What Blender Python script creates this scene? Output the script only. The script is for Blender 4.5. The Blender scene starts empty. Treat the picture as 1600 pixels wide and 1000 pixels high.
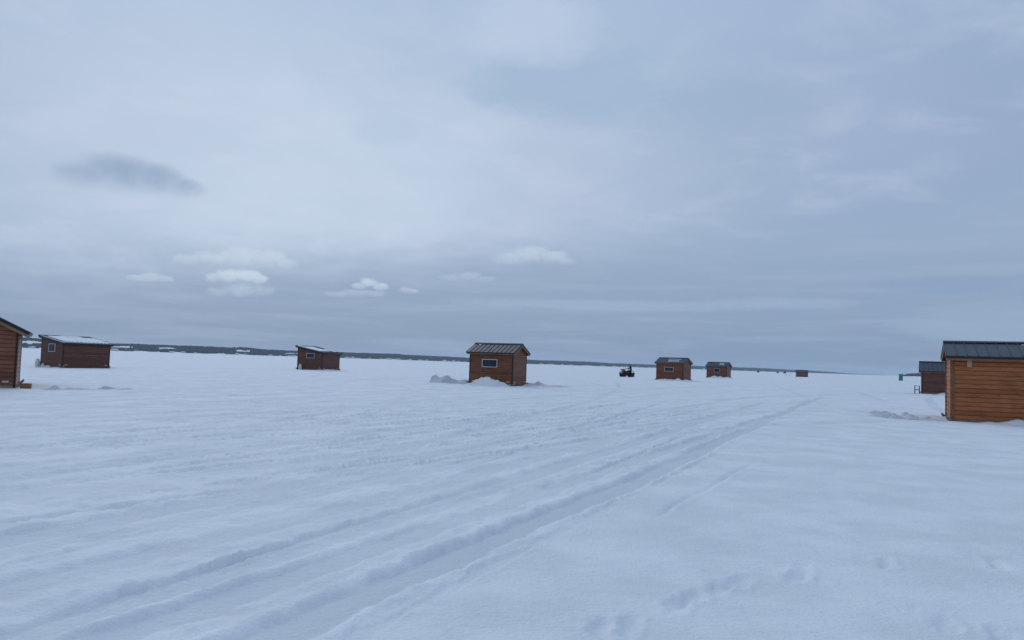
import bpy, bmesh, math, random
import numpy as np
from mathutils import Matrix, Vector, Euler

random.seed(7)
rng = np.random.default_rng(11)
scene = bpy.context.scene
col = scene.collection
PI = math.pi
R = math.radians

# ------------------------------------------------------------------ camera
EYE = 1.5
cam_d = bpy.data.cameras.new('camera')
cam_d.sensor_width = 36.0
cam_d.lens = 27.0
cam_d.clip_start = 0.1
cam_d.clip_end = 40000
cam = bpy.data.objects.new('camera', cam_d)
col.objects.link(cam)
roll = math.atan(0.0322)
pitch = math.atan(67.5 / 1200)
fw = Vector((0, math.cos(pitch), math.sin(pitch)))
r0 = Vector((1, 0, 0))
u0 = Vector((0, -math.sin(pitch), math.cos(pitch)))
rt = r0 * math.cos(roll) + u0 * math.sin(roll)
up = u0 * math.cos(roll) - r0 * math.sin(roll)
M4 = Matrix((rt, up, -fw)).transposed().to_4x4()
M4.translation = (0, 0, EYE)
cam.matrix_world = M4
scene.camera = cam

# ------------------------------------------------------------------ render settings
scene.render.engine = 'CYCLES'
scene.cycles.use_denoising = True
scene.cycles.max_bounces = 8
scene.cycles.volume_bounces = 1
scene.view_settings.view_transform = 'Standard'
scene.view_settings.look = 'None'
scene.view_settings.exposure = 0.0
scene.view_settings.gamma = 1.0
scene.view_settings.use_curve_mapping = False

# ------------------------------------------------------------------ world: overcast sky
SUN_EL, SUN_AZ = 26.0, -24.0
world = bpy.data.worlds.new('World')
scene.world = world
world.use_nodes = True
WT = world.node_tree
for n in list(WT.nodes):
    WT.nodes.remove(n)


def lin(c):
    out = []
    for v in c:
        v = v / 255.0
        out.append(v / 12.92 if v <= 0.04045 else ((v + 0.055) / 1.055) ** 2.4)
    return out


class NT:
    def __init__(s, tree):
        s.t = tree

    def node(s, kind, **kw):
        n = s.t.nodes.new(kind)
        for k, v in kw.items():
            setattr(n, k, v)
        return n

    def put(s, sock, v):
        if isinstance(v, bpy.types.NodeSocket):
            s.t.links.new(v, sock)
        else:
            sock.default_value = v

    def m(s, op, a, b=0.0, c=0.0):
        n = s.node('ShaderNodeMath', operation=op)
        s.put(n.inputs[0], a)
        s.put(n.inputs[1], b)
        s.put(n.inputs[2], c)
        return n.outputs[0]

    def noise(s, vec, scale, detail=4.0, rough=0.5, dist=0.0):
        n = s.node('ShaderNodeTexNoise')
        if vec is not None:
            s.put(n.inputs['Vector'], vec)
        n.inputs['Scale'].default_value = scale
        n.inputs['Detail'].default_value = detail
        n.inputs['Roughness'].default_value = rough
        n.inputs['Distortion'].default_value = dist
        return n.outputs['Fac']

    def mix(s, fac, a, b, blend='MIX'):
        n = s.node('ShaderNodeMix', data_type='RGBA', blend_type=blend)
        s.put(n.inputs[0], fac)
        s.put(n.inputs[6], a)
        s.put(n.inputs[7], b)
        return n.outputs[2]

    def comb(s, x, y, z):
        n = s.node('ShaderNodeCombineXYZ')
        s.put(n.inputs[0], x)
        s.put(n.inputs[1], y)
        s.put(n.inputs[2], z)
        return n.outputs[0]

    def sep(s, v):
        n = s.node('ShaderNodeSeparateXYZ')
        s.put(n.inputs[0], v)
        return n.outputs

    def step(s, v, a, b, lo=0.0, hi=1.0):
        n = s.node('ShaderNodeMapRange', interpolation_type='SMOOTHSTEP')
        s.put(n.inputs[0], v)
        n.inputs[1].default_value = a
        n.inputs[2].default_value = b
        n.inputs[3].default_value = lo
        n.inputs[4].default_value = hi
        return n.outputs[0]


def rgba(c, k=1.0):
    l = lin(c)
    return (l[0] * k * 1.0, l[1] * k * 1.006, l[2] * k * 0.99, 1.0)


W = NT(WT)
SKY_STRENGTH = 0.1
KS = 1.0 / SKY_STRENGTH
tc = W.node('ShaderNodeTexCoord')
dirv = tc.outputs['Generated']
dx, dy, dz = W.sep(dirv)
DEG = 180.0 / PI
az = W.m('MULTIPLY', W.m('ARCTAN2', dx, dy), DEG)
el = W.m('MULTIPLY', W.m('ARCSINE', dz), DEG)
# cloud deck coordinates: the view direction projected on a flat layer overhead
zz = W.m('ADD', W.m('MAXIMUM', dz, 0.0), 0.16)
deck = W.comb(W.m('DIVIDE', dx, zz), W.m('DIVIDE', dy, zz), 0.0)
n_big = W.noise(deck, 1.1, 5, 0.5, 0.3)
n_mid = W.noise(deck, 3.2, 5, 0.55, 0.4)
ang = W.comb(W.m('MULTIPLY', az, 0.1), W.m('MULTIPLY', el, 0.22), 0.0)
w1 = W.m('SUBTRACT', W.noise(ang, 2.2, 5, 0.55), 0.5)
w2 = W.m('SUBTRACT', W.noise(W.comb(W.m('ADD', W.m('MULTIPLY', az, 0.1), 31.0), W.m('MULTIPLY', el, 0.22), 4.0), 2.2, 5, 0.55), 0.5)


def blob(a, e, sa, se, warp=1.0, soft=0.9, rag=0.0, flat=0.0):
    """soft patch of cloud about azimuth a, elevation e (degrees)"""
    x = W.m('DIVIDE', W.m('SUBTRACT', W.m('MULTIPLY_ADD', w1, sa * warp, az), a), sa)
    y = W.m('DIVIDE', W.m('SUBTRACT', W.m('MULTIPLY_ADD', w2, se * warp * 1.5, el), e), se)
    if flat > 0:
        y = W.m('MAXIMUM', y, W.m('MULTIPLY', y, -1.0 - flat))
    d = W.m('ADD', W.m('MULTIPLY', x, x), W.m('MULTIPLY', y, y))
    v = W.m('SUBTRACT', 1.0, d)
    if rag:
        v = W.m('MULTIPLY_ADD', W.m('SUBTRACT', n_puff, 0.5), rag, v)
    return W.step(v, 0.0, soft)


n_puff = W.noise(ang, 13.0, 6, 0.62, 0.5)
# broad brightness: the thin part of the deck (sun behind) against the thick part
xa = W.m('DIVIDE', W.m('SUBTRACT', W.m('MULTIPLY_ADD', w1, 9.0, az), -15.0), 30.0)
ya = W.m('DIVIDE', W.m('SUBTRACT', W.m('MULTIPLY_ADD', w2, 9.0, el), 15.0), 24.0)
g0 = W.m('EXPONENT', W.m('MULTIPLY', W.m('ADD', W.m('MULTIPLY', xa, xa), W.m('MULTIPLY', ya, ya)), -1.0))
deckc = W.mix(g0, rgba((146, 168, 199), KS), rgba((193, 208, 229), KS))
# upper sky levels out to a soft blue grey
deckc = W.mix(W.step(el, 14.0, 30.0, 0.0, 0.8), deckc, rgba((170, 192, 222), KS))
# core of the bright patch
xc = W.m('DIVIDE', W.m('SUBTRACT', W.m('MULTIPLY_ADD', w2, 7.0, az), -16.5), 10.5)
yc = W.m('DIVIDE', W.m('SUBTRACT', W.m('MULTIPLY_ADD', w1, 5.0, el), 11.8), 4.6)
g1 = W.m('EXPONENT', W.m('MULTIPLY', W.m('ADD', W.m('MULTIPLY', xc, xc), W.m('MULTIPLY', yc, yc)), -1.0))
deckc = W.mix(W.m('MULTIPLY', g1, 0.75), deckc, rgba((201, 217, 235), KS))
# right hand side of the deck is thicker
deckc = W.mix(W.m('MULTIPLY', W.step(W.m('MULTIPLY_ADD', n_mid, 8.0, az), 4.0, 38.0), 0.45), deckc, rgba((146, 167, 199), KS))
# mottling of the deck
deckc = W.mix(W.step(n_big, 0.35, 0.70, 0.0, 0.26), deckc, rgba((150, 172, 204), KS))
deckc = W.mix(W.step(n_mid, 0.46, 0.72, 0.0, 0.32), deckc, rgba((200, 210, 230), KS))
deckc = W.mix(W.m('MULTIPLY', W.step(W.noise(deck, 0.55, 3, 0.5), 0.45, 0.65), 0.16), deckc, rgba((196, 200, 230), KS))
# low grey bank over the horizon, its upper edge climbing to the right
edge = W.m('SUBTRACT', W.m('MULTIPLY_ADD', w1, 3.0, el), W.m('MULTIPLY', W.m('MINIMUM', W.m('MAXIMUM', W.m('ADD', az, 20.0), -12.0), 70.0), 0.10))
edge = W.m('MULTIPLY_ADD', W.m('SUBTRACT', n_mid, 0.5), 2.0, edge)
lowf = W.step(edge, 3.6, 9.0, 1.0, 0.0)
lowc = W.mix(W.step(el, 0.0, 5.0), rgba((126, 147, 176), KS), rgba((141, 161, 190), KS))
lowc = W.mix(W.step(el, 4.0, 10.0), lowc, rgba((152, 172, 200), KS))
streak = W.noise(W.comb(W.m('MULTIPLY', az, 0.05), W.m('MULTIPLY', el, 0.55), 2.0), 2.0, 5, 0.6, 0.4)
lowc = W.mix(W.step(streak, 0.42, 0.70, 0.0, 0.45), lowc, rgba((158, 177, 203), KS))
deckc = W.mix(W.m('MULTIPLY', lowf, 0.95), deckc, lowc)
# single clouds: (azimuth, elevation, half widths, colour, amount, softness, raggedness)
clouds = [
    (3.8, 20.3, 9.5, 3.4, (160, 183, 211), 0.75, 0.8, 0.5),
    (0.5, 24.0, 7.0, 3.0, (190, 205, 229), 0.60, 0.9, 0.5),
    (15.5, 18.6, 7.0, 2.6, (154, 177, 204), 0.55, 0.9, 0.6),
    (-10.0, 16.6, 3.4, 1.6, (176, 195, 218), 0.50, 0.9, 0.5),
    (5.3, 10.5, 1.6, 0.40, (167, 187, 212), 0.6, 0.9, 0.8),
    (19.8, 11.2, 1.8, 0.40, (163, 183, 210), 0.4, 0.9, 0.8),
    (12.5, 9.2, 1.6, 0.45, (162, 182, 209), 0.45, 0.9, 0.8),
    (7.0, 4.5, 13.0, 0.55, (160, 180, 205), 0.55, 0.9, 1.0),
    (19.0, 4.8, 7.0, 0.50, (158, 178, 205), 0.45, 0.9, 1.0),
    (29.0, 6.0, 6.0, 0.8, (133, 157, 194), 0.45, 0.9, 0.7),
    (31.5, 3.4, 6.5, 1.7, (152, 173, 201), 0.65, 0.9, 0.7),
    (-30.0, 2.6, 12.0, 0.6, (150, 170, 197), 0.45, 0.9, 1.0),
    # the same kinds of cloud carry on outside the frame
    (52.0, 12.0, 9.0, 1.8, (158, 180, 208), 0.6, 0.8, 0.7), (78.0, 6.0, 6.0, 0.9, (165, 185, 210), 0.6, 0.8, 0.7),
    (-58.0, 9.0, 8.0, 1.5, (160, 182, 208), 0.7, 0.8, 0.7), (125.0, 9.0, 9.0, 1.6, (165, 186, 212), 0.7, 0.8, 0.7),
    (-130.0, 7.0, 8.0, 1.2, (170, 190, 214), 0.7, 0.8, 0.7),
]
for a, e, sa, se, c, amt, soft, rag in clouds:
    deckc = W.mix(W.m('MULTIPLY', blob(a, e, sa, se, 0.6, soft, rag), amt), deckc, rgba(c, KS))
n_fine = W.noise(W.comb(W.m('MULTIPLY', az, 0.1), W.m('MULTIPLY', el, 0.13), 7.0), 15.0, 6, 0.6, 0.2)
n_fine2 = W.noise(W.comb(W.m('MULTIPLY', az, 0.1), W.m('MULTIPLY', el, 0.13), 19.0), 6.0, 5, 0.6, 0.2)


def heap(lobes, base, top, colour, amt, under, soft=0.5, rag=0.9):
    """heaped cloud: several rounded lobes over a soft level base; under: how much of it stays at the base"""
    f = None
    for a, e, sa, se in lobes:
        x = W.m('MULTIPLY', W.m('SUBTRACT', az, a), 1.0 / sa)
        y = W.m('MULTIPLY', W.m('SUBTRACT', el, e), 1.0 / se)
        v = W.m('SUBTRACT', 1.0, W.m('ADD', W.m('MULTIPLY', x, x), W.m('MULTIPLY', y, y)))
        f = v if f is None else W.m('MAXIMUM', f, v)
    f = W.m('MULTIPLY_ADD', W.m('SUBTRACT', n_fine, 0.5), rag * 1.6, f)
    f = W.m('MULTIPLY_ADD', W.m('SUBTRACT', n_fine2, 0.5), rag * 1.3, f)
    f = W.step(f, 0.0, soft)
    shade = W.step(W.m('MULTIPLY_ADD', W.m('SUBTRACT', n_fine2, 0.5), 0.8 * (top - base), el), base, top, under, 1.0)
    global deckc
    deckc = W.mix(W.m('MULTIPLY', W.m('MULTIPLY', f, shade), amt), deckc, rgba(colour, KS))


# domed dark cloud and its tail
heap([(-27.5, 11.6, 3.4, 1.65), (-29.3, 11.2, 2.9, 1.1), (-25.4, 11.6, 2.5, 1.3), (-23.7, 11.2, 1.9, 0.85)], 10.2, 12.3, (146, 167, 196), 0.98, 0.3, 1.1, 0.20)
# heaped white clouds low over the far shore
heap([(-17.6, 6.9, 1.7, 0.75), (-19.6, 6.9, 2.0, 0.75), (-21.6, 6.6, 1.7, 0.55), (-16.6, 6.65, 1.1, 0.5), (-23.2, 6.4, 1.4, 0.4)], 5.9, 7.4, (193, 209, 226), 0.95, 0.22, 1.0)
heap([(-20.5, 5.45, 1.2, 0.55), (-19.2, 5.55, 1.2, 0.5), (-18.4, 5.35, 0.8, 0.4), (-21.3, 5.3, 0.8, 0.4)], 4.7, 5.75, (196, 211, 228), 0.95, 0.22, 0.9)
heap([(-19.6, 4.5, 2.0, 0.6), (-18.2, 4.55, 1.1, 0.5), (-21.0, 4.3, 1.4, 0.4)], 3.6, 5.0, (174, 192, 214), 0.9, 0.2, 1.1)
heap([(-25.3, 5.0, 0.9, 0.38), (-24.5, 4.95, 0.7, 0.3), (-26.2, 4.9, 0.7, 0.25)], 4.5, 5.3, (184, 201, 220), 0.85, 0.2, 0.9)
heap([(-10.7, 5.55, 0.8, 0.42), (-9.9, 5.3, 0.8, 0.36), (-11.4, 5.3, 0.7, 0.3)], 4.7, 5.75, (189, 205, 224), 0.95, 0.22, 0.9)
heap([(-11.4, 4.75, 1.6, 0.34), (-10.2, 4.8, 1.0, 0.32), (-12.9, 4.6, 1.2, 0.24)], 4.1, 5.1, (170, 188, 211), 0.8, 0.2, 1.0)
heap([(-7.9, 5.15, 0.7, 0.28), (-7.4, 5.1, 0.5, 0.2)], 4.75, 5.4, (180, 198, 219), 0.85, 0.2, 0.9)
heap([(1.2, 8.2, 1.8, 0.75), (-0.4, 7.8, 1.6, 0.55), (2.9, 8.0, 1.6, 0.55), (3.9, 7.7, 1.0, 0.35)], 6.9, 8.8, (185, 202, 221), 1.0, 0.15, 1.0)
heap([(-3.3, 6.4, 1.2, 0.42), (-4.6, 6.2, 1.3, 0.3), (-2.2, 6.2, 1.2, 0.3)], 5.7, 6.8, (172, 190, 213), 0.9, 0.2, 1.0)
heap([(-78.0, 6.0, 3.0, 0.8), (-82.0, 5.8, 3.0, 0.9), (-74.0, 5.7, 2.4, 0.5)], 5.2, 6.6, (186, 203, 223), 0.85, 0.25)
heap([(70.0, 7.0, 3.0, 0.7), (73.5, 7.1, 2.4, 0.8), (66.0, 6.7, 2.4, 0.5)], 6.3, 7.7, (178, 197, 218), 0.85, 0.25)
sky = W.node('ShaderNodeTexSky')
sky.sky_type = 'NISHITA'
sky.sun_disc = False
sky.sun_elevation = R(SUN_EL)
sky.sun_rotation = R(SUN_AZ)
sky.altitude = 220
skyc = W.mix(0.985, sky.outputs[0], deckc)
bg = W.node('ShaderNodeBackground')
W.put(bg.inputs[0], skyc)
bg.inputs[1].default_value = SKY_STRENGTH
wo = W.node('ShaderNodeOutputWorld')
WT.links.new(bg.outputs[0], wo.inputs[0])

# ------------------------------------------------------------------ sun behind the overcast
sun_d = bpy.data.lights.new('sun', 'SUN')
sun_d.energy = 0.5
sun_d.angle = R(40)
sun_d.color = (1.0, 0.95, 0.88)
sun = bpy.data.objects.new('sun', sun_d)
col.objects.link(sun)
sd = Vector((math.sin(R(SUN_AZ)) * math.cos(R(SUN_EL)), math.cos(R(SUN_AZ)) * math.cos(R(SUN_EL)), math.sin(R(SUN_EL))))
sun.rotation_euler = sd.to_track_quat('Z', 'Y').to_euler()
sun.location = sd * 50


# ------------------------------------------------------------------ mesh helpers
class MB:
    def __init__(s):
        s.v, s.f, s.mi, s.sm = [], [], [], []

    def add(s, vs, fs, M=None, mi=0, smooth=False):
        o = len(s.v)
        if M is not None:
            vs = [tuple(M @ Vector(p)) for p in vs]
        s.v += [tuple(p) for p in vs]
        for f in fs:
            s.f.append([i + o for i in f])
            s.mi.append(mi)
            s.sm.append(smooth)
        return s

    def box(s, x0, x1, y0, y1, z0, z1, M=None, mi=0):
        vs = [(x0, y0, z0), (x1, y0, z0), (x1, y1, z0), (x0, y1, z0), (x0, y0, z1), (x1, y0, z1), (x1, y1, z1), (x0, y1, z1)]
        fs = [(3, 2, 1, 0), (4, 5, 6, 7), (0, 1, 5, 4), (1, 2, 6, 5), (2, 3, 7, 6), (3, 0, 4, 7)]
        return s.add(vs, fs, M, mi)

    def prism(s, poly, x0, x1, M=None, mi=0, axis='x'):
        """poly in the (y,z) plane swept along x (or (x,z) along y)"""
        n = len(poly)
        if axis == 'x':
            vs = [(x0, a, b) for a, b in poly] + [(x1, a, b) for a, b in poly]
        else:
            vs = [(a, x0, b) for a, b in poly] + [(a, x1, b) for a, b in poly]
        fs = [tuple(range(n))[::-1], tuple(range(n, 2 * n))]
        fs += [(i, (i + 1) % n, n + (i + 1) % n, n + i) for i in range(n)]
        return s.add(vs, fs, M, mi)

    def tube(s, pts, r, seg=8, mi=0, M=None):
        pts = [Vector(p) for p in pts]
        rs = r if isinstance(r, (list, tuple)) else [r] * len(pts)
        vs, fs = [], []
        for i, p in enumerate(pts):
            t = (pts[min(i + 1, len(pts) - 1)] - pts[max(i - 1, 0)]).normalized()
            a = t.cross(Vector((0, 0, 1)) if abs(t.z) < 0.9 else Vector((1, 0, 0))).normalized()
            b = t.cross(a)
            for k in range(seg):
                q = 2 * PI * k / seg
                vs.append(p + (a * math.cos(q) + b * math.sin(q)) * rs[i])
        for i in range(len(pts) - 1):
            for k in range(seg):
                k2 = (k + 1) % seg
                fs.append((i * seg + k, i * seg + k2, (i + 1) * seg + k2, (i + 1) * seg + k))
        fs.append(tuple(range(seg))[::-1])
        fs.append(tuple(range((len(pts) - 1) * seg, len(pts) * seg)))
        return s.add(vs, fs, M, mi, True)

    def lathe(s, prof, seg=16, M=None, mi=0):
        """prof: (radius, z) pairs, turned about z"""
        vs, fs = [], []
        for r, z in prof:
            for k in range(seg):
                q = 2 * PI * k / seg
                vs.append((r * math.cos(q), r * math.sin(q), z))
        for i in range(len(prof) - 1):
            for k in range(seg):
                k2 = (k + 1) % seg
                fs.append((i * seg + k, i * seg + k2, (i + 1) * seg + k2, (i + 1) * seg + k))
        fs.append(tuple(range(seg))[::-1])
        fs.append(tuple(range((len(prof) - 1) * seg, len(prof) * seg)))
        return s.add(vs, fs, M, mi, True)

    def mesh(s, name, mats):
        me = bpy.data.meshes.new(name)
        me.from_pydata(s.v, [], s.f)
        for m in (mats if isinstance(mats, (list, tuple)) else [mats]):
            me.materials.append(m)
        me.polygons.foreach_set('material_index', s.mi)
        me.polygons.foreach_set('use_smooth', s.sm)
        bm = bmesh.new()
        bm.from_mesh(me)
        bmesh.ops.recalc_face_normals(bm, faces=bm.faces)
        bm.to_mesh(me)
        bm.free()
        me.update()
        return me

    def build(s, name, mats, parent=None):
        return link(name, s.mesh(name, mats), parent)


def link(name, me, parent=None, M=None):
    o = bpy.data.objects.new(name, me)
    col.objects.link(o)
    if parent is not None:
        o.parent = parent
    if M is not None:
        o.matrix_basis = M
    return o


def bevel(o, w, seg=2):
    b = o.modifiers.new('bevel', 'BEVEL')
    b.width = w
    b.segments = seg
    b.limit_method = 'ANGLE'
    b.angle_limit = R(40)
    return o


def tag(o, label=None, cat=None, group=None, kind=None):
    if label:
        o['label'] = label
    if cat:
        o['category'] = cat
    if group:
        o['group'] = group
    if kind:
        o['kind'] = kind
    return o


def empty(name, loc, rz=0.0):
    o = bpy.data.objects.new(name, None)
    col.objects.link(o)
    o.location = loc
    o.rotation_euler = (0, 0, rz)
    o.empty_display_size = 0.2
    return o


def copy_tree(o, parent=None):
    c = o.copy()
    col.objects.link(c)
    c.parent = parent
    for ch in list(o.children):
        copy_tree(ch, c)
    return c


def T(x, y, z):
    return Matrix.Translation((x, y, z))


def RX(a):
    return Matrix.Rotation(a, 4, 'X')


def RY(a):
    return Matrix.Rotation(a, 4, 'Y')


def RZ(a):
    return Matrix.Rotation(a, 4, 'Z')


# ------------------------------------------------------------------ materials
def mat(name, color, rough=0.6, metal=0.0, spec=0.5):
    m = bpy.data.materials.new(name)
    m.use_nodes = True
    b = m.node_tree.nodes['Principled BSDF']
    b.inputs['Base Color'].default_value = (*color, 1)
    b.inputs['Roughness'].default_value = rough
    b.inputs['Metallic'].default_value = metal
    b.inputs['Specular IOR Level'].default_value = spec
    return m


def mat_noise(name, c0, c1, scale=8.0, rough=0.6, metal=0.0, bump=0.0, bscale=30.0, detail=4, spec=0.4):
    m = mat(name, c0, rough, metal, spec)
    N = NT(m.node_tree)
    b = m.node_tree.nodes['Principled BSDF']
    t = N.node('ShaderNodeTexCoord')
    f = N.noise(t.outputs['Object'], scale, detail, 0.6)
    N.put(b.inputs['Base Color'], N.mix(N.step(f, 0.3, 0.7), (*c0, 1), (*c1, 1)))
    if bump:
        bp = N.node('ShaderNodeBump')
        bp.inputs['Strength'].default_value = bump
        bp.inputs['Distance'].default_value = 0.02
        N.put(bp.inputs['Height'], N.noise(t.outputs['Object'], bscale, 4, 0.6))
        N.put(b.inputs['Normal'], bp.outputs[0])
    return m


def mat_wood(name, dark, light, rough=0.55, vary=0.35, knots=True):
    """stained boards, grain along the piece's local x; each piece a little different"""
    m = mat(name, light, rough, 0.0, 0.35)
    N = NT(m.node_tree)
    b = m.node_tree.nodes['Principled BSDF']
    t = N.node('ShaderNodeTexCoord')
    oi = N.node('ShaderNodeObjectInfo')
    x, y, z = N.sep(t.outputs['Object'])
    rnd = oi.outputs['Random']
    off = N.m('MULTIPLY', rnd, 57.0)
    v = N.comb(N.m('ADD', N.m('MULTIPLY', x, 1.1), off), N.m('MULTIPLY', y, 9.0), N.m('ADD', N.m('MULTIPLY', z, 11.0), off))
    g = N.noise(v, 2.4, 6, 0.62, 0.6)
    c = N.mix(N.step(g, 0.22, 0.78), (*dark, 1), (*light, 1))
    blotch = N.noise(N.comb(N.m('ADD', x, off), y, N.m('ADD', z, off)), 1.4, 3, 0.5)
    c = N.mix(N.step(blotch, 0.42, 0.66, 0.0, 0.35), c, (dark[0] * 0.7, dark[1] * 0.62, dark[2] * 0.6, 1))
    if knots:
        vo = N.node('ShaderNodeTexVoronoi')
        vo.feature = 'F1'
        N.put(vo.inputs['Vector'], N.comb(N.m('ADD', N.m('MULTIPLY', x, 1.5), off), 0.0, N.m('ADD', N.m('MULTIPLY', z, 5.0), off)))
        vo.inputs['Scale'].default_value = 1.3
        c = N.mix(N.step(vo.outputs['Distance'], 0.05, 0.16, 0.8, 0.0), c, (dark[0] * 0.3, dark[1] * 0.28, dark[2] * 0.3, 1))
    k = N.m('MULTIPLY_ADD', rnd, vary, 1.0 - vary * 0.5)
    hsv = N.node('ShaderNodeHueSaturation')
    N.put(hsv.inputs['Value'], k)
    N.put(hsv.inputs['Color'], c)
    N.put(b.inputs['Base Color'], hsv.outputs[0])
    bp = N.node('ShaderNodeBump')
    bp.inputs['Strength'].default_value = 0.25
    bp.inputs['Distance'].default_value = 0.01
    N.put(bp.inputs['Height'], g)
    N.put(b.inputs['Normal'], bp.outputs[0])
    return m


def mat_snow(name, c0, c1, bump=0.35, fine=28.0, packed=None):
    m = mat(name, c0, 0.75, 0.0, 0.25)
    N = NT(m.node_tree)
    b = m.node_tree.nodes['Principled BSDF']
    geo = N.node('ShaderNodeNewGeometry')
    p = geo.outputs['Position']
    n1 = N.noise(p, 0.9, 5, 0.6)
    c = N.mix(N.step(n1, 0.35, 0.65), (*c0, 1), (*c1, 1))
    if packed:
        at = N.node('ShaderNodeAttribute')
        at.attribute_name = 'packed'
        c = N.mix(N.m('MULTIPLY', N.m('MINIMUM', at.outputs['Fac'], 1.9), 0.52), c, (*packed, 1))
    N.put(b.inputs['Base Color'], c)
    bp = N.node('ShaderNodeBump')
    bp.inputs['Strength'].default_value = bump
    bp.inputs['Distance'].default_value = 0.03
    h = N.m('MULTIPLY_ADD', N.noise(p, 7.0, 4, 0.6), 1.0, N.m('MULTIPLY', N.noise(p, fine, 3, 0.65), 0.45))
    N.put(bp.inputs['Height'], h)
    N.put(b.inputs['Normal'], bp.outputs[0])
    return m


M_snow = mat_snow('snow', (0.765, 0.80, 0.83), (0.87, 0.90, 0.925), 0.65, packed=(0.65, 0.695, 0.74))
M_pile = mat_snow('piled_snow', (0.68, 0.70, 0.73), (0.78, 0.80, 0.82), 0.8, 18.0)
M_slush = mat_snow('grey_slush_ice', (0.52, 0.545, 0.57), (0.70, 0.725, 0.75), 1.0, 14.0)
M_roofsnow = mat_snow('roof_snow', (0.74, 0.78, 0.84), (0.84, 0.88, 0.92), 0.4, 20.0)
M_wood_red = mat_wood('red_stained_wood', (0.150, 0.054, 0.027), (0.258, 0.097, 0.049))
M_wood_dark = mat_wood('brown_stained_wood', (0.105, 0.044, 0.030), (0.176, 0.073, 0.050))
M_wood_orange = mat_wood('orange_stained_wood', (0.268, 0.086, 0.027), (0.455, 0.156, 0.047))
M_wood_pale = mat_wood('faded_brown_wood', (0.15, 0.062, 0.042), (0.24, 0.10, 0.068))
M_end = mat_wood('stained_shade_end_grain', (0.020, 0.009, 0.006), (0.040, 0.017, 0.011), knots=False)  # end grain stain, darkened to hold the shade of the log corners in its colour
M_end_light = mat_wood('bare_end_grain', (0.13, 0.06, 0.03), (0.22, 0.11, 0.055), knots=False)
M_tan = mat_wood('tan_trim_wood', (0.20, 0.095, 0.050), (0.31, 0.16, 0.085), knots=False)
M_weather = mat_wood('weathered_skid_wood', (0.16, 0.12, 0.09), (0.33, 0.26, 0.20), knots=False)
M_core = mat('shadowed_gap_wood', (0.03, 0.013, 0.009), 0.8)
M_roof = mat_noise('dark_metal_roofing', (0.042, 0.055, 0.072), (0.060, 0.074, 0.092), 1.5, 0.42, 0.25)
M_roof_trim = mat('black_metal_trim', (0.012, 0.014, 0.020), 0.45, 0.2)
M_frame = mat_noise('pale_window_frame', (0.42, 0.43, 0.46), (0.55, 0.56, 0.58), 6.0, 0.5)
M_glass = mat('dark_window_glass', (0.008, 0.012, 0.022), 0.12, 0.0, 0.5)
M_bar = mat('window_grille', (0.10, 0.11, 0.13), 0.5, 0.3)
M_block = mat_noise('bare_pine_block', (0.36, 0.22, 0.13), (0.46, 0.29, 0.18), 5.0, 0.6)
M_plate = mat_noise('pale_tie_plate', (0.50, 0.44, 0.38), (0.62, 0.56, 0.50), 12.0, 0.6)
M_tank = mat_noise('off_white_tank_paint', (0.55, 0.54, 0.48), (0.66, 0.65, 0.60), 9.0, 0.4)
M_brass = mat('brass_valve', (0.40, 0.28, 0.10), 0.35, 0.8)
M_black = mat_noise('black_plastic', (0.012, 0.012, 0.014), (0.022, 0.022, 0.026), 20.0, 0.5)
M_rubber = mat_noise('black_rubber', (0.012, 0.013, 0.014), (0.022, 0.023, 0.025), 25.0, 0.85, 0, 0.5, 40)
M_rim = mat('dull_steel', (0.30, 0.31, 0.33), 0.4, 0.7)
M_redp = mat_noise('red_body_plastic', (0.16, 0.006, 0.014), (0.20, 0.010, 0.018), 6.0, 0.35)
M_lamp = mat('headlight_lens', (0.65, 0.67, 0.70), 0.15, 0.0, 0.7)
M_cloth = mat_noise('black_winter_suit', (0.010, 0.011, 0.015), (0.020, 0.021, 0.027), 14.0, 0.85, 0, 0.5, 30)
M_glove = mat('dark_glove', (0.014, 0.013, 0.013), 0.8)
M_skin = mat('skin', (0.42, 0.25, 0.19), 0.55)
M_green = mat_noise('teal_green_plastic', (0.010, 0.20, 0.145), (0.016, 0.25, 0.18), 4.0, 0.45)
M_greenroof = mat('translucent_green_roof', (0.03, 0.30, 0.23), 0.5)
M_greyplastic = mat('grey_plastic', (0.22, 0.25, 0.26), 0.5)
M_bench = mat_noise('weathered_bench_boards', (0.20, 0.21, 0.23), (0.32, 0.33, 0.35), 9.0, 0.7)
M_benchleg = mat('dark_bench_frame', (0.025, 0.03, 0.04), 0.5, 0.3)
M_forest = mat('forest_foliage', (0.04, 0.05, 0.045), 0.9, 0, 0.1)
_N = NT(M_forest.node_tree)
_g = _N.node('ShaderNodeNewGeometry')
_b = M_forest.node_tree.nodes['Principled BSDF']
_N.put(_b.inputs['Base Color'], _N.mix(_g.outputs['Random Per Island'], (0.022, 0.034, 0.026, 1), (0.075, 0.068, 0.062, 1)))
M_hillsnow = mat_noise('field_snow', (0.72, 0.76, 0.82), (0.84, 0.87, 0.91), 0.01, 0.8)
M_cwall = mat_noise('cottage_siding', (0.30, 0.29, 0.28), (0.50, 0.48, 0.45), 0.2, 0.7)
M_croof = mat_noise('cottage_roof_snow', (0.76, 0.80, 0.86), (0.84, 0.88, 0.92), 0.3, 0.8)
M_darkhut = mat_noise('dark_far_hut_wood', (0.020, 0.016, 0.016), (0.035, 0.026, 0.024), 2.0, 0.7)
M_flag = mat('red_marker_cloth', (0.35, 0.03, 0.03), 0.7)


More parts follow.
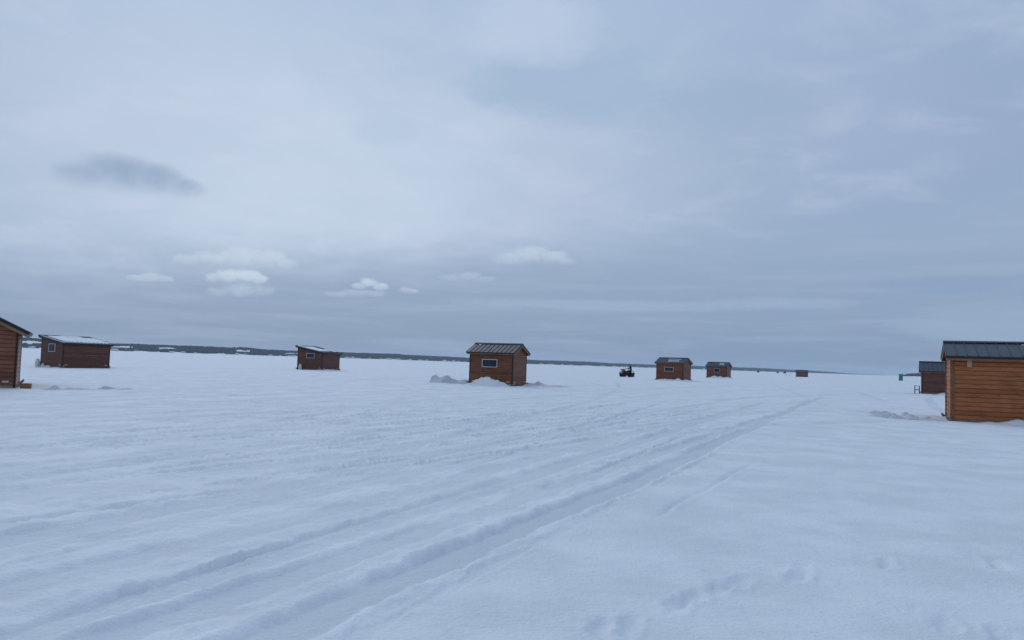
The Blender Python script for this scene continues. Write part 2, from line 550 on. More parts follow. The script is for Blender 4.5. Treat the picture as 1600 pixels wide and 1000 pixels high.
# ------------------------------------------------------------------ noise in numpy
class Lattice:
    def __init__(s, n=512, seed=0):
        s.n = n
        s.a = np.random.default_rng(seed).random((n, n)).astype(np.float32)

    def __call__(s, x, y):
        xi = np.floor(x).astype(np.int64)
        yi = np.floor(y).astype(np.int64)
        fx = x - xi
        fy = y - yi
        fx = fx * fx * (3 - 2 * fx)
        fy = fy * fy * (3 - 2 * fy)
        n = s.n
        a = s.a
        x0, x1, y0, y1 = xi % n, (xi + 1) % n, yi % n, (yi + 1) % n
        return ((a[x0, y0] * (1 - fx) + a[x1, y0] * fx) * (1 - fy) + (a[x0, y1] * (1 - fx) + a[x1, y1] * fx) * fy) - 0.5


L1n, L2n, L3n = Lattice(512, 1), Lattice(512, 2), Lattice(512, 3)


def fbm(x, y, s, oct=3, lat=L1n):
    h = 0.0
    a = 1.0
    for k in range(oct):
        h = h + a * lat(x * s + 17.3 * k, y * s + 5.1 * k)
        a *= 0.5
        s *= 2.1
    return h


def sstep(v, a, b):
    t = np.clip((v - a) / (b - a), 0, 1)
    return t * t * (3 - 2 * t)


# ------------------------------------------------------------------ the snow covered lake
TA = R(25.2)                                    # heading of the travelled trail
US, UC = math.sin(TA), math.cos(TA)
track_rng = random.Random(5)
tracks = [  # u at v=8, heading offset, curvature, half width, depth, v range, skis
    (-2.87, 0.0, 0.0, 0.19, 0.075, (0, 60), False),
    (-2.52, 0.010, 0.0, 0.05, 0.030, (0, 20), False),
    (-3.55, 0.02, 0.0005, 0.16, 0.060, (0, 40), True),
    (-4.15, -0.02, 0.0, 0.20, 0.070, (0, 45), False),
    (-4.85, 0.0, 0.0010, 0.18, 0.070, (0, 45), True),
    (-5.5, 0.06, 0.0, 0.17, 0.05, (0, 40), False),
    (-6.2, -0.03, 0.0007, 0.20, 0.06, (0, 45), True),
]
u = -6.9
while u > -52:
    tracks.append((u, track_rng.gauss(0.02, 0.13), track_rng.gauss(0, 0.0015), track_rng.uniform(0.06, 0.22), track_rng.uniform(0.03, 0.075),
                   (track_rng.uniform(-5, 12), track_rng.uniform(25, 90)), track_rng.random() < 0.5))
    u -= track_rng.uniform(0.28, 0.75) * (1 + max(0, -u - 12) * 0.05)
for k in range(34):                             # crossing trails
    tracks.append((track_rng.uniform(-28, -3), track_rng.gauss(0.0, 0.42), track_rng.gauss(0, 0.006), 0.17, track_rng.uniform(0.02, 0.045),
                   (track_rng.uniform(2, 20), track_rng.uniform(24, 60)), False))
for k in range(46):                             # narrow ski and sled lines
    tracks.append((track_rng.uniform(-17, -2.9), track_rng.gauss(0.03, 0.10), track_rng.gauss(0, 0.002), track_rng.uniform(0.035, 0.075), track_rng.uniform(0.035, 0.075),
                   (track_rng.uniform(-3, 10), track_rng.uniform(14, 40)), False))
for k in range(26):                             # trails among the farther huts
    tracks.append((track_rng.uniform(-60, 10), track_rng.gauss(0.0, 0.3), track_rng.gauss(0, 0.0015), 0.25, track_rng.uniform(0.04, 0.08),
                   (track_rng.uniform(25, 50), track_rng.uniform(70, 160)), False))

prints = [(1.10, 4.97, 20), (1.22, 5.14, 25), (1.50, 5.42, 15), (1.68, 5.56, 25), (0.57, 4.52, 10), (0.74, 4.58, 15),
          (2.16, 5.76, 30), (2.28, 5.95, 20), (2.70, 4.75, 10), (2.95, 4.62, 25), (3.05, 6.25, 30), (4.0, 6.3, 15)]

snow_ridges = []                                # raised drifts (x, y, rx, ry, h)


def ground_z(x, y, r=None, want_packed=False):
    x = np.asarray(x, dtype=np.float64)
    y = np.asarray(y, dtype=np.float64)
    r = np.hypot(x, y) if r is None else r
    uu = UC * x - US * y
    vv = US * x + UC * y
    near = 1 - sstep(r, 35, 150)
    vnear = 1 - sstep(r, 9, 30)
    trod = 1 - sstep(uu + 0.6 * L2n(vv * 0.35, vv * 0.0 + 3.3), -3.2, -2.2)      # left of the main rut: travelled
    h = 0.10 * fbm(x, y, 0.045, 2) * sstep(r, 4, 25) * (1 - sstep(r, 300, 900))
    h += (0.012 + 0.010 * trod) * fbm(x, y, 0.35, 3, L2n) * near
    # wind ripples on the untouched side
    h += (1 - trod) * near * (0.012 * fbm(uu * 1.2, vv * 0.5, 1.0, 3, L3n) + 0.008 * fbm(x, y, 2.2, 3) + 0.05 * vnear * np.clip(L2n(x * 1.7, y * 1.7) * L1n(x * 4.1, y * 4.1) - 0.05, -0.2, 0.2))
    # travelled side: long scuffs, lumps and crumbs
    h += trod * near * (0.014 * fbm(uu * 1.5 + 0.4 * L2n(uu * .7, vv * .3), vv * 0.16, 1.0, 3, L3n) + 0.020 * fbm(uu * 1.3, vv * 0.6, 1.6, 3) + 0.020 * fbm(uu * 4.5 + 0.5 * L1n(uu, vv * .5), vv * 0.7, 1.0, 3, L2n) + 0.012 * fbm(UC * x * 5 - US * y * 3.2, US * x * 1.2 + UC * y * 1.6, 1.0, 2, L1n))
    crumb = fbm(x, y, 5.0, 3, L2n)
    h += trod * vnear * (0.026 * crumb + 0.07 * np.clip(L3n(x * 6.5, y * 6.5) - 0.28, 0, 1))
    packed = np.zeros_like(h)
    for u0_, hd, cv, hw, dep_, (va, vb), skis in tracks:
        dv = vv - 8
        uc = u0_ + hd * dv + cv * dv * dv + 0.14 * L1n(vv * 0.3 + u0_ * 7, vv * 0 + u0_) + 0.10 * L2n(vv * 0.09 + u0_ * 3, vv * 0 + u0_ * 5)
        m = np.abs(uu - uc) < 2.0
        if not m.any():
            continue
        d = (uu - uc)[m]
        v_ = vv[m]
        x_, y_ = x[m], y[m]
        amp = sstep(v_, va, va + 4) * (1 - sstep(v_, vb - 12, vb)) * (1 - sstep(r[m], 45, 170))
        amp = amp * (0.72 + 0.9 * np.clip(L3n(v_ * 0.22 + u0_ * 3, v_ * 0 + u0_ * 11) + 0.3, 0, 1))
        edge_n = 0.07 * L2n(x_ * 3.5, y_ * 3.5) + 0.05 * L3n(x_ * 9, y_ * 9) + 0.03 * L1n(x_ * 19, y_ * 19)
        ad = np.abs(d) + edge_n
        flat = 1 - sstep(ad, hw * 0.75, hw * 1.2)
        berm = np.exp(-((ad - hw * 1.4) / (hw * 0.28)) ** 2) * (0.55 + 0.9 * (L1n(x_ * 2.4, y_ * 2.4) + 0.3))
        dep = dep_ * (1.4 if hw < 0.08 else 1.0) * (0.44 if u0_ == -2.87 else 0.23)
        t = -dep * flat + dep * 0.5 * berm
        if skis:
            for s_ in (-0.5, 0.5):
                t -= 0.5 * dep * np.exp(-((d - s_) / 0.06) ** 2)
        # rut floor replaces the lumps
        hm = h[m]
        h[m] = hm * (1 - 0.75 * flat * amp) + t * amp
        pk = packed[m]
        packed[m] = np.maximum(pk, flat * amp * (1.6 if u0_ == -2.87 else min(1.0, dep_ / 0.07)))
    # thin ski line on the untouched side
    ax, ay, bx, by = 1.40, 7.7, 4.3, 13.2
    Ld = math.hypot(bx - ax, by - ay)
    ex, ey = (bx - ax) / Ld, (by - ay) / Ld
    s1 = (x - ax) * ex + (y - ay) * ey
    d1 = (x - ax) * ey - (y - ay) * ex + 0.09 * L1n(s1 * 0.8, s1 * 0 + 9) + 0.03 * L2n(s1 * 4, s1 * 0)
    on = sstep(s1, 0, 1.0) * (1 - sstep(s1, Ld - 0.6, Ld)) * np.clip(0.9 + 1.6 * L3n(s1 * 1.3, s1 * 0 + 2), 0.15, 1.3)
    h += on * (-0.040 * np.exp(-(d1 / 0.035) ** 2) + 0.012 * np.exp(-((d1 - 0.09) / 0.05) ** 2))
    # boot prints
    for px_, py_, hd in prints:
        a = R(hd)
        q = (x - px_) * math.sin(a) + (y - py_) * math.cos(a)
        p = (x - px_) * math.cos(a) - (y - py_) * math.sin(a)
        dd = np.sqrt((q / 0.17) ** 2 + (p / 0.075) ** 2) + 0.7 * L2n(x * 8, y * 8) + 0.6 * L3n(x * 17, y * 17)
        h += -0.027 * (1 - sstep(dd, 0.45, 1.2)) + 0.007 * np.exp(-((dd - 1.5) / 0.3) ** 2)
    # trail the quad bike left, curving off behind it
    tx = np.interp(y, [98, 108, 116], [26, 19.6, 17.8])
    on = sstep(y, 100, 104) * (1 - sstep(y, 114, 117))
    h += on * (-0.16 * np.exp(-((x - tx - 1.5) / 0.8) ** 2) + 0.06 * np.exp(-((x - tx - 3.2) / 0.7) ** 2))
    for gx, gy, rx, ry, hh in snow_ridges:
        dd = ((x - gx) / rx) ** 2 + ((y - gy) / ry) ** 2
        h += hh * np.exp(-dd) * (1 + 0.5 * fbm(x, y, 1.5, 2))
    if want_packed:
        return h, packed
    return h


def gz(x, y):
    return float(ground_z(np.array([x]), np.array([y]))[0])


snow_ridges += [(12.9, 31.2, 1.5, 1.6, 0.16), (14.6, 28.6, 2.4, 0.6, 0.10), (36.0, 126.0, 6.0, 6.0, 0.18), (36.5, 62.5, 3.0, 2.0, 0.12)]

th = np.concatenate([np.arange(-180, -96, 6.0), np.arange(-96, -44, 1.0), np.arange(-44, 44, 0.105), np.arange(44, 96, 1.0), np.arange(96, 180, 6.0)])
th = np.radians(th)
rr = [0.5]
while rr[-1] < 220:
    rr.append(rr[-1] * (1.0085 if rr[-1] > 2.5 else 1.06))
while rr[-1] < 9400:
    rr.append(rr[-1] * 1.06)
rr = np.array(rr)
nt, nr = len(th), len(rr)
TT, RR = np.meshgrid(th, rr)
gx_, gy_ = (RR * np.sin(TT)).ravel(), (RR * np.cos(TT)).ravel()
gh, pk = ground_z(gx_, gy_, RR.ravel(), True)
verts = np.concatenate([np.stack([gx_, gy_, gh], 1), [[0, 0, 0.0]]]).astype(np.float32)
i0 = (np.arange(nr - 1)[:, None] * nt + np.arange(nt)[None, :])
j1 = (np.arange(nt) + 1) % nt
i1 = (np.arange(nr - 1)[:, None] * nt + j1[None, :])
quads = np.stack([i0, i0 + nt, i1 + nt, i1], -1).reshape(-1, 4)
tri = np.stack([np.full(nt, nr * nt), np.arange(nt), j1], 1)
nq, ntri = len(quads), len(tri)
me = bpy.data.meshes.new('snowfield')
me.vertices.add(len(verts))
me.vertices.foreach_set('co', verts.ravel())
me.loops.add(nq * 4 + ntri * 3)
me.loops.foreach_set('vertex_index', np.concatenate([quads.ravel(), tri.ravel()]).astype(np.int32))
me.polygons.add(nq + ntri)
me.polygons.foreach_set('loop_start', np.concatenate([np.arange(nq) * 4, nq * 4 + np.arange(ntri) * 3]).astype(np.int32))
me.polygons.foreach_set('use_smooth', np.ones(nq + ntri, dtype=bool))
me.update(calc_edges=True)
me.validate()
at = me.attributes.new('packed', 'FLOAT', 'POINT')
at.data.foreach_set('value', np.concatenate([pk, [0.0]]).astype(np.float32))
me.materials.append(M_snow)
g_o = link('snow_ground', me)
tag(g_o, kind='structure')
# make sure the sheet faces up
if me.polygons[nq // 2].normal.z < 0:
    me.flip_normals()

# ------------------------------------------------------------------ far shore: hills, woods, cottages
S_AZ = np.array([-75, -50, -34, -20, -10, 3, 16, 22, 26.2])
S_D = np.array([2300, 2350, 2450, 2800, 3200, 4000, 5200, 6200, 7400])
# height of the skyline above the ice, trees included
S_H = np.array([30, 30, 28.5, 27, 25, 23.0, 22.0, 17.0, 4.0])


def shore_d(a):
    return np.interp(a, S_AZ, S_D) + 60 * L1n(np.asarray(a) * 0.5, np.asarray(a) * 0) + 25 * L2n(np.asarray(a) * 2.5, np.asarray(a) * 0)


def crest(a):
    a = np.asarray(a, dtype=float)
    h = np.interp(a, S_AZ, S_H) - 8.5
    h = h + 6.0 * L2n(a * 0.22 + 3, a * 0) + 2.5 * L3n(a * 0.8, a * 0)
    h = h + 5.0 * np.exp(-((a + 19.2) / 0.9) ** 2) + 3 * np.exp(-((a + 31.5) / 1.6) ** 2) - 2.5 * np.exp(-((a + 22.5) / 1.2) ** 2)
    return np.maximum(h, 0.6)


def hill_z(a, t):
    """t: metres behind the shore"""
    return 0.25 + 1.3 * sstep(t, 0, 60) + crest(a) * sstep(t, 40, 620) - 3 * sstep(t, 800, 1300)


aa = np.linspace(-75, 26.2, 420)
tt = np.concatenate([[-12, 0, 15, 40, 70], np.linspace(110, 700, 14), [800, 950, 1150, 1400]])
vs, fs = [], []
for i, a in enumerate(aa):
    d = float(shore_d(a))
    for t in tt:
        z = -0.6 if t < 0 else float(hill_z(a, t)) - (0.35 if t == 0 else 0)
        rad = d + t
        vs.append((rad * math.sin(R(a)), rad * math.cos(R(a)), z))
nt_ = len(tt)
for i in range(len(aa) - 1):
    for k in range(nt_ - 1):
        p = i * nt_ + k
        fs.append((p, p + nt_, p + nt_ + 1, p + 1))
hill = MB().add(vs, fs, smooth=True).build('hills', M_hillsnow)
tag(hill, kind='structure')

# woods: every crown is a few ragged faces, all of them far away and read as one mass
wv, wf = [], []


def wood_tree(x, y, z, h, w, conifer):
    o = len(wv)
    n = 5
    ph = random.random() * 6
    if conifer:
        rings = [(0.05, 0.9), (0.45, 0.62), (0.47, 0.8), (0.75, 0.38)]
    else:
        rings = [(0.0, 0.55), (0.45, 1.0), (0.72, 0.9), (0.92, 0.42)]
    for zf, rf in rings:
        for k in range(n):
            q = ph + 2 * PI * k / n
            rad = w * rf * random.uniform(0.7, 1.25)
            wv.append((x + rad * math.cos(q), y + rad * math.sin(q), z + h * zf * random.uniform(0.93, 1.07)))
    wv.append((x, y, z + h))
    for i in range(len(rings) - 1):
        for k in range(n):
            k2 = (k + 1) % n
            wf.append((o + i * n + k, o + i * n + k2, o + (i + 1) * n + k2, o + (i + 1) * n + k))
    top = o + len(rings) * n
    for k in range(n):
        wf.append((o + (len(rings) - 1) * n + k, o + (len(rings) - 1) * n + (k + 1) % n, top))


# open fields on the slope: azimuth range, metres behind the shore
fields = [(-28.6, -26.0, 330, 520), (-24.9, -23.4, 350, 500), (-34.5, -31.2, 330, 500), (-20.3, -18.5, 300, 440), (-16.6, -15.4, 320, 440), (-45, -39, 330, 520)]


def in_field(a, t):
    for a0, a1, t0, t1 in fields:
        m = 0.25 * math.sin(t * 0.021 + a * 5)
        if a0 + m < a < a1 + m and t0 + 40 * math.sin(a * 4) < t < t1 + 40 * math.sin(a * 7):
            return True
    return False


cnt = 0
while cnt < 19000:
    a = random.uniform(-62, 26.0) if random.random() < 0.25 else random.uniform(-38, 26.0)
    t = 22 + 730 * random.random() ** 1.25
    if in_field(a, t) and random.random() < 0.985:
        continue
    cl = float(L1n(np.array([a * 1.6]), np.array([t * 0.012]))[0])
    if t < 120 and cl < -0.16:
        continue
    if any(a0 < a < a1 and t < t0 for a0, a1, t0, t1 in fields):
        sc = 0.62
        lim = min(float(hill_z(a, t0 + 45)) for a0, a1, t0, t1 in fields if a0 < a < a1)
    else:
        lim = 1e9
        sc = 1.0
    rad = float(shore_d(a)) + t
    con = random.random() < 0.45
    far = min(1.0, max(0.25, (26.4 - a) / 5))
    h = max(2.5, min(random.uniform(7.5, 11) * sc * far, lim - float(hill_z(a, t)) + 0.5))
    wood_tree(rad * math.sin(R(a)), rad * math.cos(R(a)), float(hill_z(a, t)) - 0.3, h, random.uniform(2.6, 4.2) if con else random.uniform(3.6, 6.2), con)
    cnt += 1
wood = MB()
wood.v, wood.f, wood.mi, wood.sm = wv, wf, [0] * len(wf), [False] * len(wf)
tag(wood.build('far_woods', M_forest), 'long low band of dark blue grey woods along the far shore', 'woods', kind='stuff')

# wooded point on the right, nearer
wv, wf = [], []
pv, pf = [], []
pa = np.linspace(26.9, 62, 140)
pt = [-8, 0, 12, 60, 260, 420]
for a in pa:
    d = 2350 + 260 * math.exp(-((a - 26.9) / 0.9) ** 2) + 30 * math.sin(a * 3)
    g = float(sstep(a, 26.9, 29.5))
    for t in pt:
        z = -0.6 if t < 0 else (0.05 if t == 0 else 0.3 + 1.7 * g)
        if t == 420:
            z = -0.4
        pv.append(((d + t) * math.sin(R(a)), (d + t) * math.cos(R(a)), z))
for i in range(len(pa) - 1):
    for k in range(len(pt) - 1):
        p = i * len(pt) + k
        pf.append((p, p + len(pt), p + len(pt) + 1, p + 1))
tag(MB().add(pv, pf, smooth=True).build('shore_point', M_hillsnow), kind='structure')
for k in range(2600):
    a = 26.95 + 35 * random.random() ** 1.6
    d = 2350 + 260 * math.exp(-((a - 26.9) / 0.9) ** 2) + 30 * math.sin(a * 3)
    t = random.uniform(14, 230)
    g = float(sstep(a, 26.7, 28.0))
    con = random.random() < 0.4
    h = random.uniform(6, 13) * (0.3 + 0.7 * g) * (0.75 + 0.7 * float(L2n(np.array([a * 3.0]), np.array([0.0]))[0]))
    wood_tree((d + t) * math.sin(R(a)), (d + t) * math.cos(R(a)), 0.3 + 1.5 * g - 0.2, h, random.uniform(2.2, 4.5), con)
wood = MB()
wood.v, wood.f, wood.mi, wood.sm = wv, wf, [0] * len(wf), [False] * len(wf)
tag(wood.build('point_woods', M_forest), 'short clump of low trees on the horizon beside the green portable toilet', 'woods', kind='stuff')

# cottages along the far shore
cm = MB()
cm.box(-5, 5, -4, 4, 0, 3.4)
cm.prism([(-4.6, 3.3), (4.6, 3.3), (0, 6.2)], -5.5, 5.5, mi=1)
cmesh = cm.mesh('cottage', [M_cwall, M_croof])
cr = random.Random(21)
first = None
for k in range(84):
    a = cr.uniform(-33.5, 2.5) if k < 64 else cr.uniform(2.5, 20)
    t = cr.uniform(8, 26) if cr.random() < 0.8 else cr.uniform(60, 180)
    rad = float(shore_d(a)) + t
    o = bpy.data.objects.new('cottage', cmesh)
    col.objects.link(o)
    o.location = (rad * math.sin(R(a)), rad * math.cos(R(a)), float(hill_z(a, t)) - 0.3)
    o.rotation_euler = (0, 0, -R(a) + cr.uniform(-0.6, 0.6))
    s = cr.uniform(0.6, 1.15)
    o.scale = (s * cr.uniform(0.7, 1.7), s, s * cr.uniform(0.7, 1.0))
    tag(o, 'tiny pale snow roofed cottage on the far wooded shore', 'cottage', 'cottages along the far shore')


# ------------------------------------------------------------------ fishing huts
plank_cache = {}


def plank_mesh(x0b, x1b, x0t, x1t, h, wood_m, end_m, t=0.075):
    """one log board, long way x, outer face -y, chamfered edges; ends may slope (bottom and top limits)"""
    key = (round(x0b, 3), round(x1b, 3), round(x0t, 3), round(x1t, 3), h, wood_m.name, end_m.name)
    if key in plank_cache:
        return plank_cache[key]
    c = 0.022
    d = 0.020
    prof = [(t / 2 - d, 0.002), (-t / 2 + d, 0.002), (-t / 2, c), (-t / 2, h - c), (-t / 2 + d, h - 0.002), (t / 2 - d, h - 0.002), (t / 2, h - c), (t / 2, c)]
    vs = []
    for e in (0, 1):
        for y, z in prof:
            k = z / h
            x = (x0b + (x0t - x0b) * k) if e == 0 else (x1b + (x1t - x1b) * k)
            vs.append((x, y, z))
    n = len(prof)
    mb = MB()
    mb.add(vs, [(i, (i + 1) % n, n + (i + 1) % n, n + i) for i in range(n)], mi=0)
    mb.add(vs, [tuple(range(n))[::-1], tuple(range(n, 2 * n))], mi=1)
    me_ = mb.mesh('plank', [wood_m, end_m])
    bm = bmesh.new()
    bm.from_mesh(me_)
    bmesh.ops.remove_doubles(bm, verts=bm.verts, dist=0.0005)
    bmesh.ops.recalc_face_normals(bm, faces=bm.faces)
    bm.to_mesh(me_)
    bm.free()
    plank_cache[key] = me_
    return me_


def panel_mesh(w, L):
    key = ('panel', round(w, 3), round(L, 3))
    if key not in plank_cache:
        m = MB()
        m.box(0.004, w - 0.004, 0, L, 0, 0.012)
        m.prism([(0.004, 0.012), (0.034, 0.012), (0.026, 0.045), (0.012, 0.045)], 0, L, axis='y')
        plank_cache[key] = m.mesh('roof_panel', M_roof)
    return plank_cache[key]


def frame4(name, x0, x1, z0, z1, y, w, t, m, parent):
    """a rectangular frame of four sides standing at depth y"""
    mb = MB()
    mb.box(x0, x1, y - t, y, z0, z0 + w)
    mb.box(x0, x1, y - t, y, z1 - w, z1)
    mb.box(x0, x0 + w, y - t + 0.002, y, z0 + w, z1 - w)
    mb.box(x1 - w, x1, y - t + 0.002, y, z0 + w, z1 - w)
    return mb.build(name, m, parent)


def hut(label, K, alpha, w, dp, kind, eave, top, wood_m, end_m, window=None, course=0.155, ext=0.05, vent=None, plates=True,
        eave_ov=0.24, rake_ov=0.20, bars=0, trim=None, sink=0.03, pw=0.33, group='log fishing huts standing on the ice'):
    """K: world position of the front right corner; alpha: turn to the right of facing the camera (degrees)"""
    trim = trim or M_tan
    a = R(alpha)
    e = Vector((math.cos(a), -math.sin(a)))
    b = Vector((math.sin(a), math.cos(a)))
    c = Vector(K) - e * w / 2 + b * dp / 2
    root = empty('fishing_hut', (c.x, c.y, gz(c.x, c.y) - sink), -a)
    tag(root, label, 'hut', group)
    z0 = 0.13                                      # walls stand on skids
    th_ = 0.075
    walls = {}
    for nm, L, off, M in (('front', w, 0.0, T(0, -dp / 2, z0)), ('back', w, 0.0, T(0, dp / 2, z0) @ RZ(PI)),
                          ('right', dp, 0.5, T(w / 2, 0, z0) @ RZ(PI / 2)), ('left', dp, 0.5, T(-w / 2, 0, z0) @ RZ(-PI / 2))):
        ev, tp = eave - z0, top - z0
        # height of the roof underside along the wall's own x
        if kind == 'gable_x':
            gab = nm in ('right', 'left')
            prof = [(-L / 2, ev), (0, tp), (L / 2, ev)] if gab else [(-L / 2, ev), (L / 2, ev)]
        elif kind == 'gable_y':
            gab = nm in ('front', 'back')
            prof = [(-L / 2, ev), (0, tp), (L / 2, ev)] if gab else [(-L / 2, ev), (L / 2, ev)]
        else:
            prof = {'front': [(-L / 2, tp), (L / 2, ev)], 'back': [(-L / 2, ev), (L / 2, tp)],
                    'right': [(-L / 2, ev), (L / 2, ev)], 'left': [(-L / 2, tp), (L / 2, tp)]}[nm]
        mb = MB()
        s = (L / 2 - 0.04) / (L / 2)
        poly = [(-L / 2 + 0.04, 0.0)] + [(x * s, z - 0.015) for x, z in prof] + [(L / 2 - 0.04, 0.0)]
        mb.prism(poly[::-1], -0.018, 0.018, axis='y')
        wall = mb.build('wall', M_core, root)
        wall.matrix_basis = M
        walls[nm] = wall
        zmax = max(z for _, z in prof)
        zmin = min(z for _, z in prof)

        def lims(z):
            """x limits of the wall at height z"""
            if z <= zmin + 0.001:
                return -L / 2 - ext, L / 2 + ext
            xs = []
            n_ = 60
            inside = [x for x in (np.linspace(-L / 2, L / 2, 401)) if np.interp(x, [p[0] for p in prof], [p[1] for p in prof]) >= z]
            if not inside:
                return None
            lo, hi = float(inside[0]), float(inside[-1])
            if lo <= -L / 2 + 1e-6:
                lo -= ext
            if hi >= L / 2 - 1e-6:
                hi += ext
            return lo, hi
        z = -course * off
        while z < zmax - 0.03:
            h = min(course, zmax - z - 0.006)
            if z + h > zmin and z < zmin - 0.02 and zmax - zmin < 0.02:
                h = zmin - z - 0.004
            lb, lt = lims(max(z, 0.0)), lims(z + h)
            if lb is None:
                break
            if lt is None:
                mid = 0.5 * (lb[0] + lb[1])
                lt = (mid - 0.01, mid + 0.01)
            if zmax - zmin > 0.02 and z < zmin < z + h:   # the course the slope starts in: trim to the slope
                lb = (max(lb[0], -L / 2 - 0.02) if lt[0] > -L / 2 else lb[0], min(lb[1], L / 2 + 0.02) if lt[1] < L / 2 else lb[1])
            me_ = plank_mesh(lb[0], lb[1], lt[0], lt[1], round(h, 4), wood_m, end_m)
            link('plank', me_, wall, T(0, 0, z))
            z += course
    # roof
    if kind == 'shed':
        run = w + 2 * eave_ov
        slope = math.atan2(top - eave, w)
        rlen = dp + 2 * rake_ov
        RM = T(-w / 2 - eave_ov, 0, top + eave_ov * math.tan(slope)) @ RZ(PI / 2)
        sides = [1]
    else:
        span = dp if kind == 'gable_x' else w
        slope = math.atan2(top - eave, span / 2)
        run = span / 2 + eave_ov
        rlen = (w if kind == 'gable_x' else dp) + 2 * rake_ov
        RM = T(0, 0, top) @ (RZ(0) if kind == 'gable_x' else RZ(PI / 2))
        sides = [1, -1]
    sl = run / math.cos(slope)
    mb = MB()
    frames = []
    for s in sides:
        # slope frame: y down the slope, z out of it
        F = (RZ(0) if s == -1 else RZ(PI)) @ RX(-slope)
        frames.append(F)
        mb.box(-rlen / 2, rlen / 2, 0.01 if len(sides) > 1 else 0, sl, 0.004, 0.045, F)
    roof = mb.build('roof', wood_m, root)
    roof.matrix_basis = RM
    npan = max(3, round(rlen / pw))
    pwid = rlen / npan
    for F in frames:
        pm = panel_mesh(pwid, sl + 0.04)
        for k in range(npan):
            link('roof_panel', pm, roof, F @ T(-rlen / 2 + k * pwid, 0, 0.050))
        eb = MB()
        eb.box(-rlen / 2 + 0.005, rlen / 2 - 0.005, sl - 0.028, sl - 0.003, -0.115, 0.002, F)
        eb.build('fascia_board', trim, roof)
        tb = MB()
        tb.box(-rlen / 2 - 0.012, rlen / 2 + 0.012, sl + 0.002, sl + 0.036, -0.035, 0.048, F)
        tb.build('eave_trim', M_roof_trim, roof)
        for sx in (-1, 1):
            rb = MB()
            x = sx * rlen / 2
            rb.box(min(x, x - sx * 0.026), max(x, x - sx * 0.026), 0.03, sl - 0.03, -0.135, 0.002, F)
            rb.build('rake_board', trim, roof)
            rk = MB()
            rk.box(min(x + sx * 0.003, x + sx * 0.020), max(x + sx * 0.003, x + sx * 0.020), 0.0, sl + 0.03, -0.03, 0.072, F)
            rk.build('rake_trim', M_roof_trim, roof)
    if len(sides) > 1:
        cb = MB()
        dz_ = 0.14 * math.sin(slope)
        dy_ = 0.14 * math.cos(slope)
        cb.prism([(-dy_, 0.105 - dz_), (0, 0.118), (dy_, 0.105 - dz_), (dy_, 0.086 - dz_), (0, 0.092), (-dy_, 0.086 - dz_)], -rlen / 2 - 0.022, rlen / 2 + 0.022)
        cb.build('ridge_cap', M_roof_trim, roof)
    else:
        cb = MB()
        cb.box(-rlen / 2 - 0.012, rlen / 2 + 0.012, -0.03, 0.05, -0.05, 0.10, frames[0])
        cb.build('ridge_cap', M_roof_trim, roof)
    # window on the front
    if window:
        wx, wz, ww, wh = window
        yf = -dp / 2 - 0.040
        win = frame4('window', wx - ww / 2, wx + ww / 2, wz - wh / 2, wz + wh / 2, yf, 0.045, 0.035, M_frame, root)
        pane = MB()
        pane.box(wx - ww / 2 + 0.04, wx + ww / 2 - 0.04, yf - 0.014, yf - 0.004, wz - wh / 2 + 0.04, wz + wh / 2 - 0.04)
        pane.build('pane', M_glass, win)
        if bars:
            for k in range(bars):
                x = wx - ww / 2 + 0.045 + (ww - 0.09) * (k + 1) / (bars + 1)
                link('window_bar', MB().box(x - 0.006, x + 0.006, yf - 0.026, yf - 0.016, wz - wh / 2 + 0.045, wz + wh / 2 - 0.045).mesh('window_bar', M_bar), win)
            for k in range(3):
                z = wz - wh / 2 + 0.045 + (wh - 0.09) * (k + 1) / 4
                link('window_bar', MB().box(wx - ww / 2 + 0.045, wx + ww / 2 - 0.045, yf - 0.034, yf - 0.0265, z - 0.005, z + 0.005).mesh('window_bar', M_bar), win)
        else:
            link('window_bar', MB().box(wx - 0.012, wx + 0.012, yf - 0.026, yf - 0.0145, wz - wh / 2 + 0.045, wz + wh / 2 - 0.045).mesh('window_bar', M_bar), win)
    if vent:
        nm, vx, vz, vw, vh = vent
        yv = {'front': -dp / 2, 'right': w / 2}[nm]
        m = MB().box(vx - vw / 2, vx + vw / 2, -0.040 - 0.03, -0.038, vz - vh / 2, vz + vh / 2)
        o = m.build('wall_block', M_block, root)
        o.matrix_basis = T(0, -dp / 2, 0) if nm == 'front' else T(w / 2, 0, 0) @ RZ(PI / 2)
        bevel(o, 0.006)
    if plates:
        for nm, L, MM in (('front', w, T(0, -dp / 2, 0)), ('right', dp, T(w / 2, 0, 0) @ RZ(PI / 2))):
            for sx in (-1, 1):
                m = MB().box(sx * (L / 2 - 0.28) - 0.10, sx * (L / 2 - 0.28) + 0.10, -0.062, -0.038, 0.24, 0.30)
                o = m.build('tie_plate', M_plate, root)
                o.matrix_basis = MM
    # skids under the floor, ends swept up like sled runners
    for sy in (-1, 1):
        y = sy * (dp / 2 - 0.02)
        x0, x1 = -w / 2 - 0.22, w / 2 + 0.22
        poly = [(x0, 0.17), (x0 + 0.06, 0.08), (x0 + 0.22, 0.0), (x1 - 0.22, 0.0), (x1 - 0.06, 0.08), (x1, 0.17), (x1 - 0.03, 0.24), (x1 - 0.17, 0.127), (x0 + 0.17, 0.127), (x0 + 0.03, 0.24)]
        m = MB().prism(poly, y - 0.05, y + 0.05, axis='y')
        m.build('skid', M_weather, root)
    return root


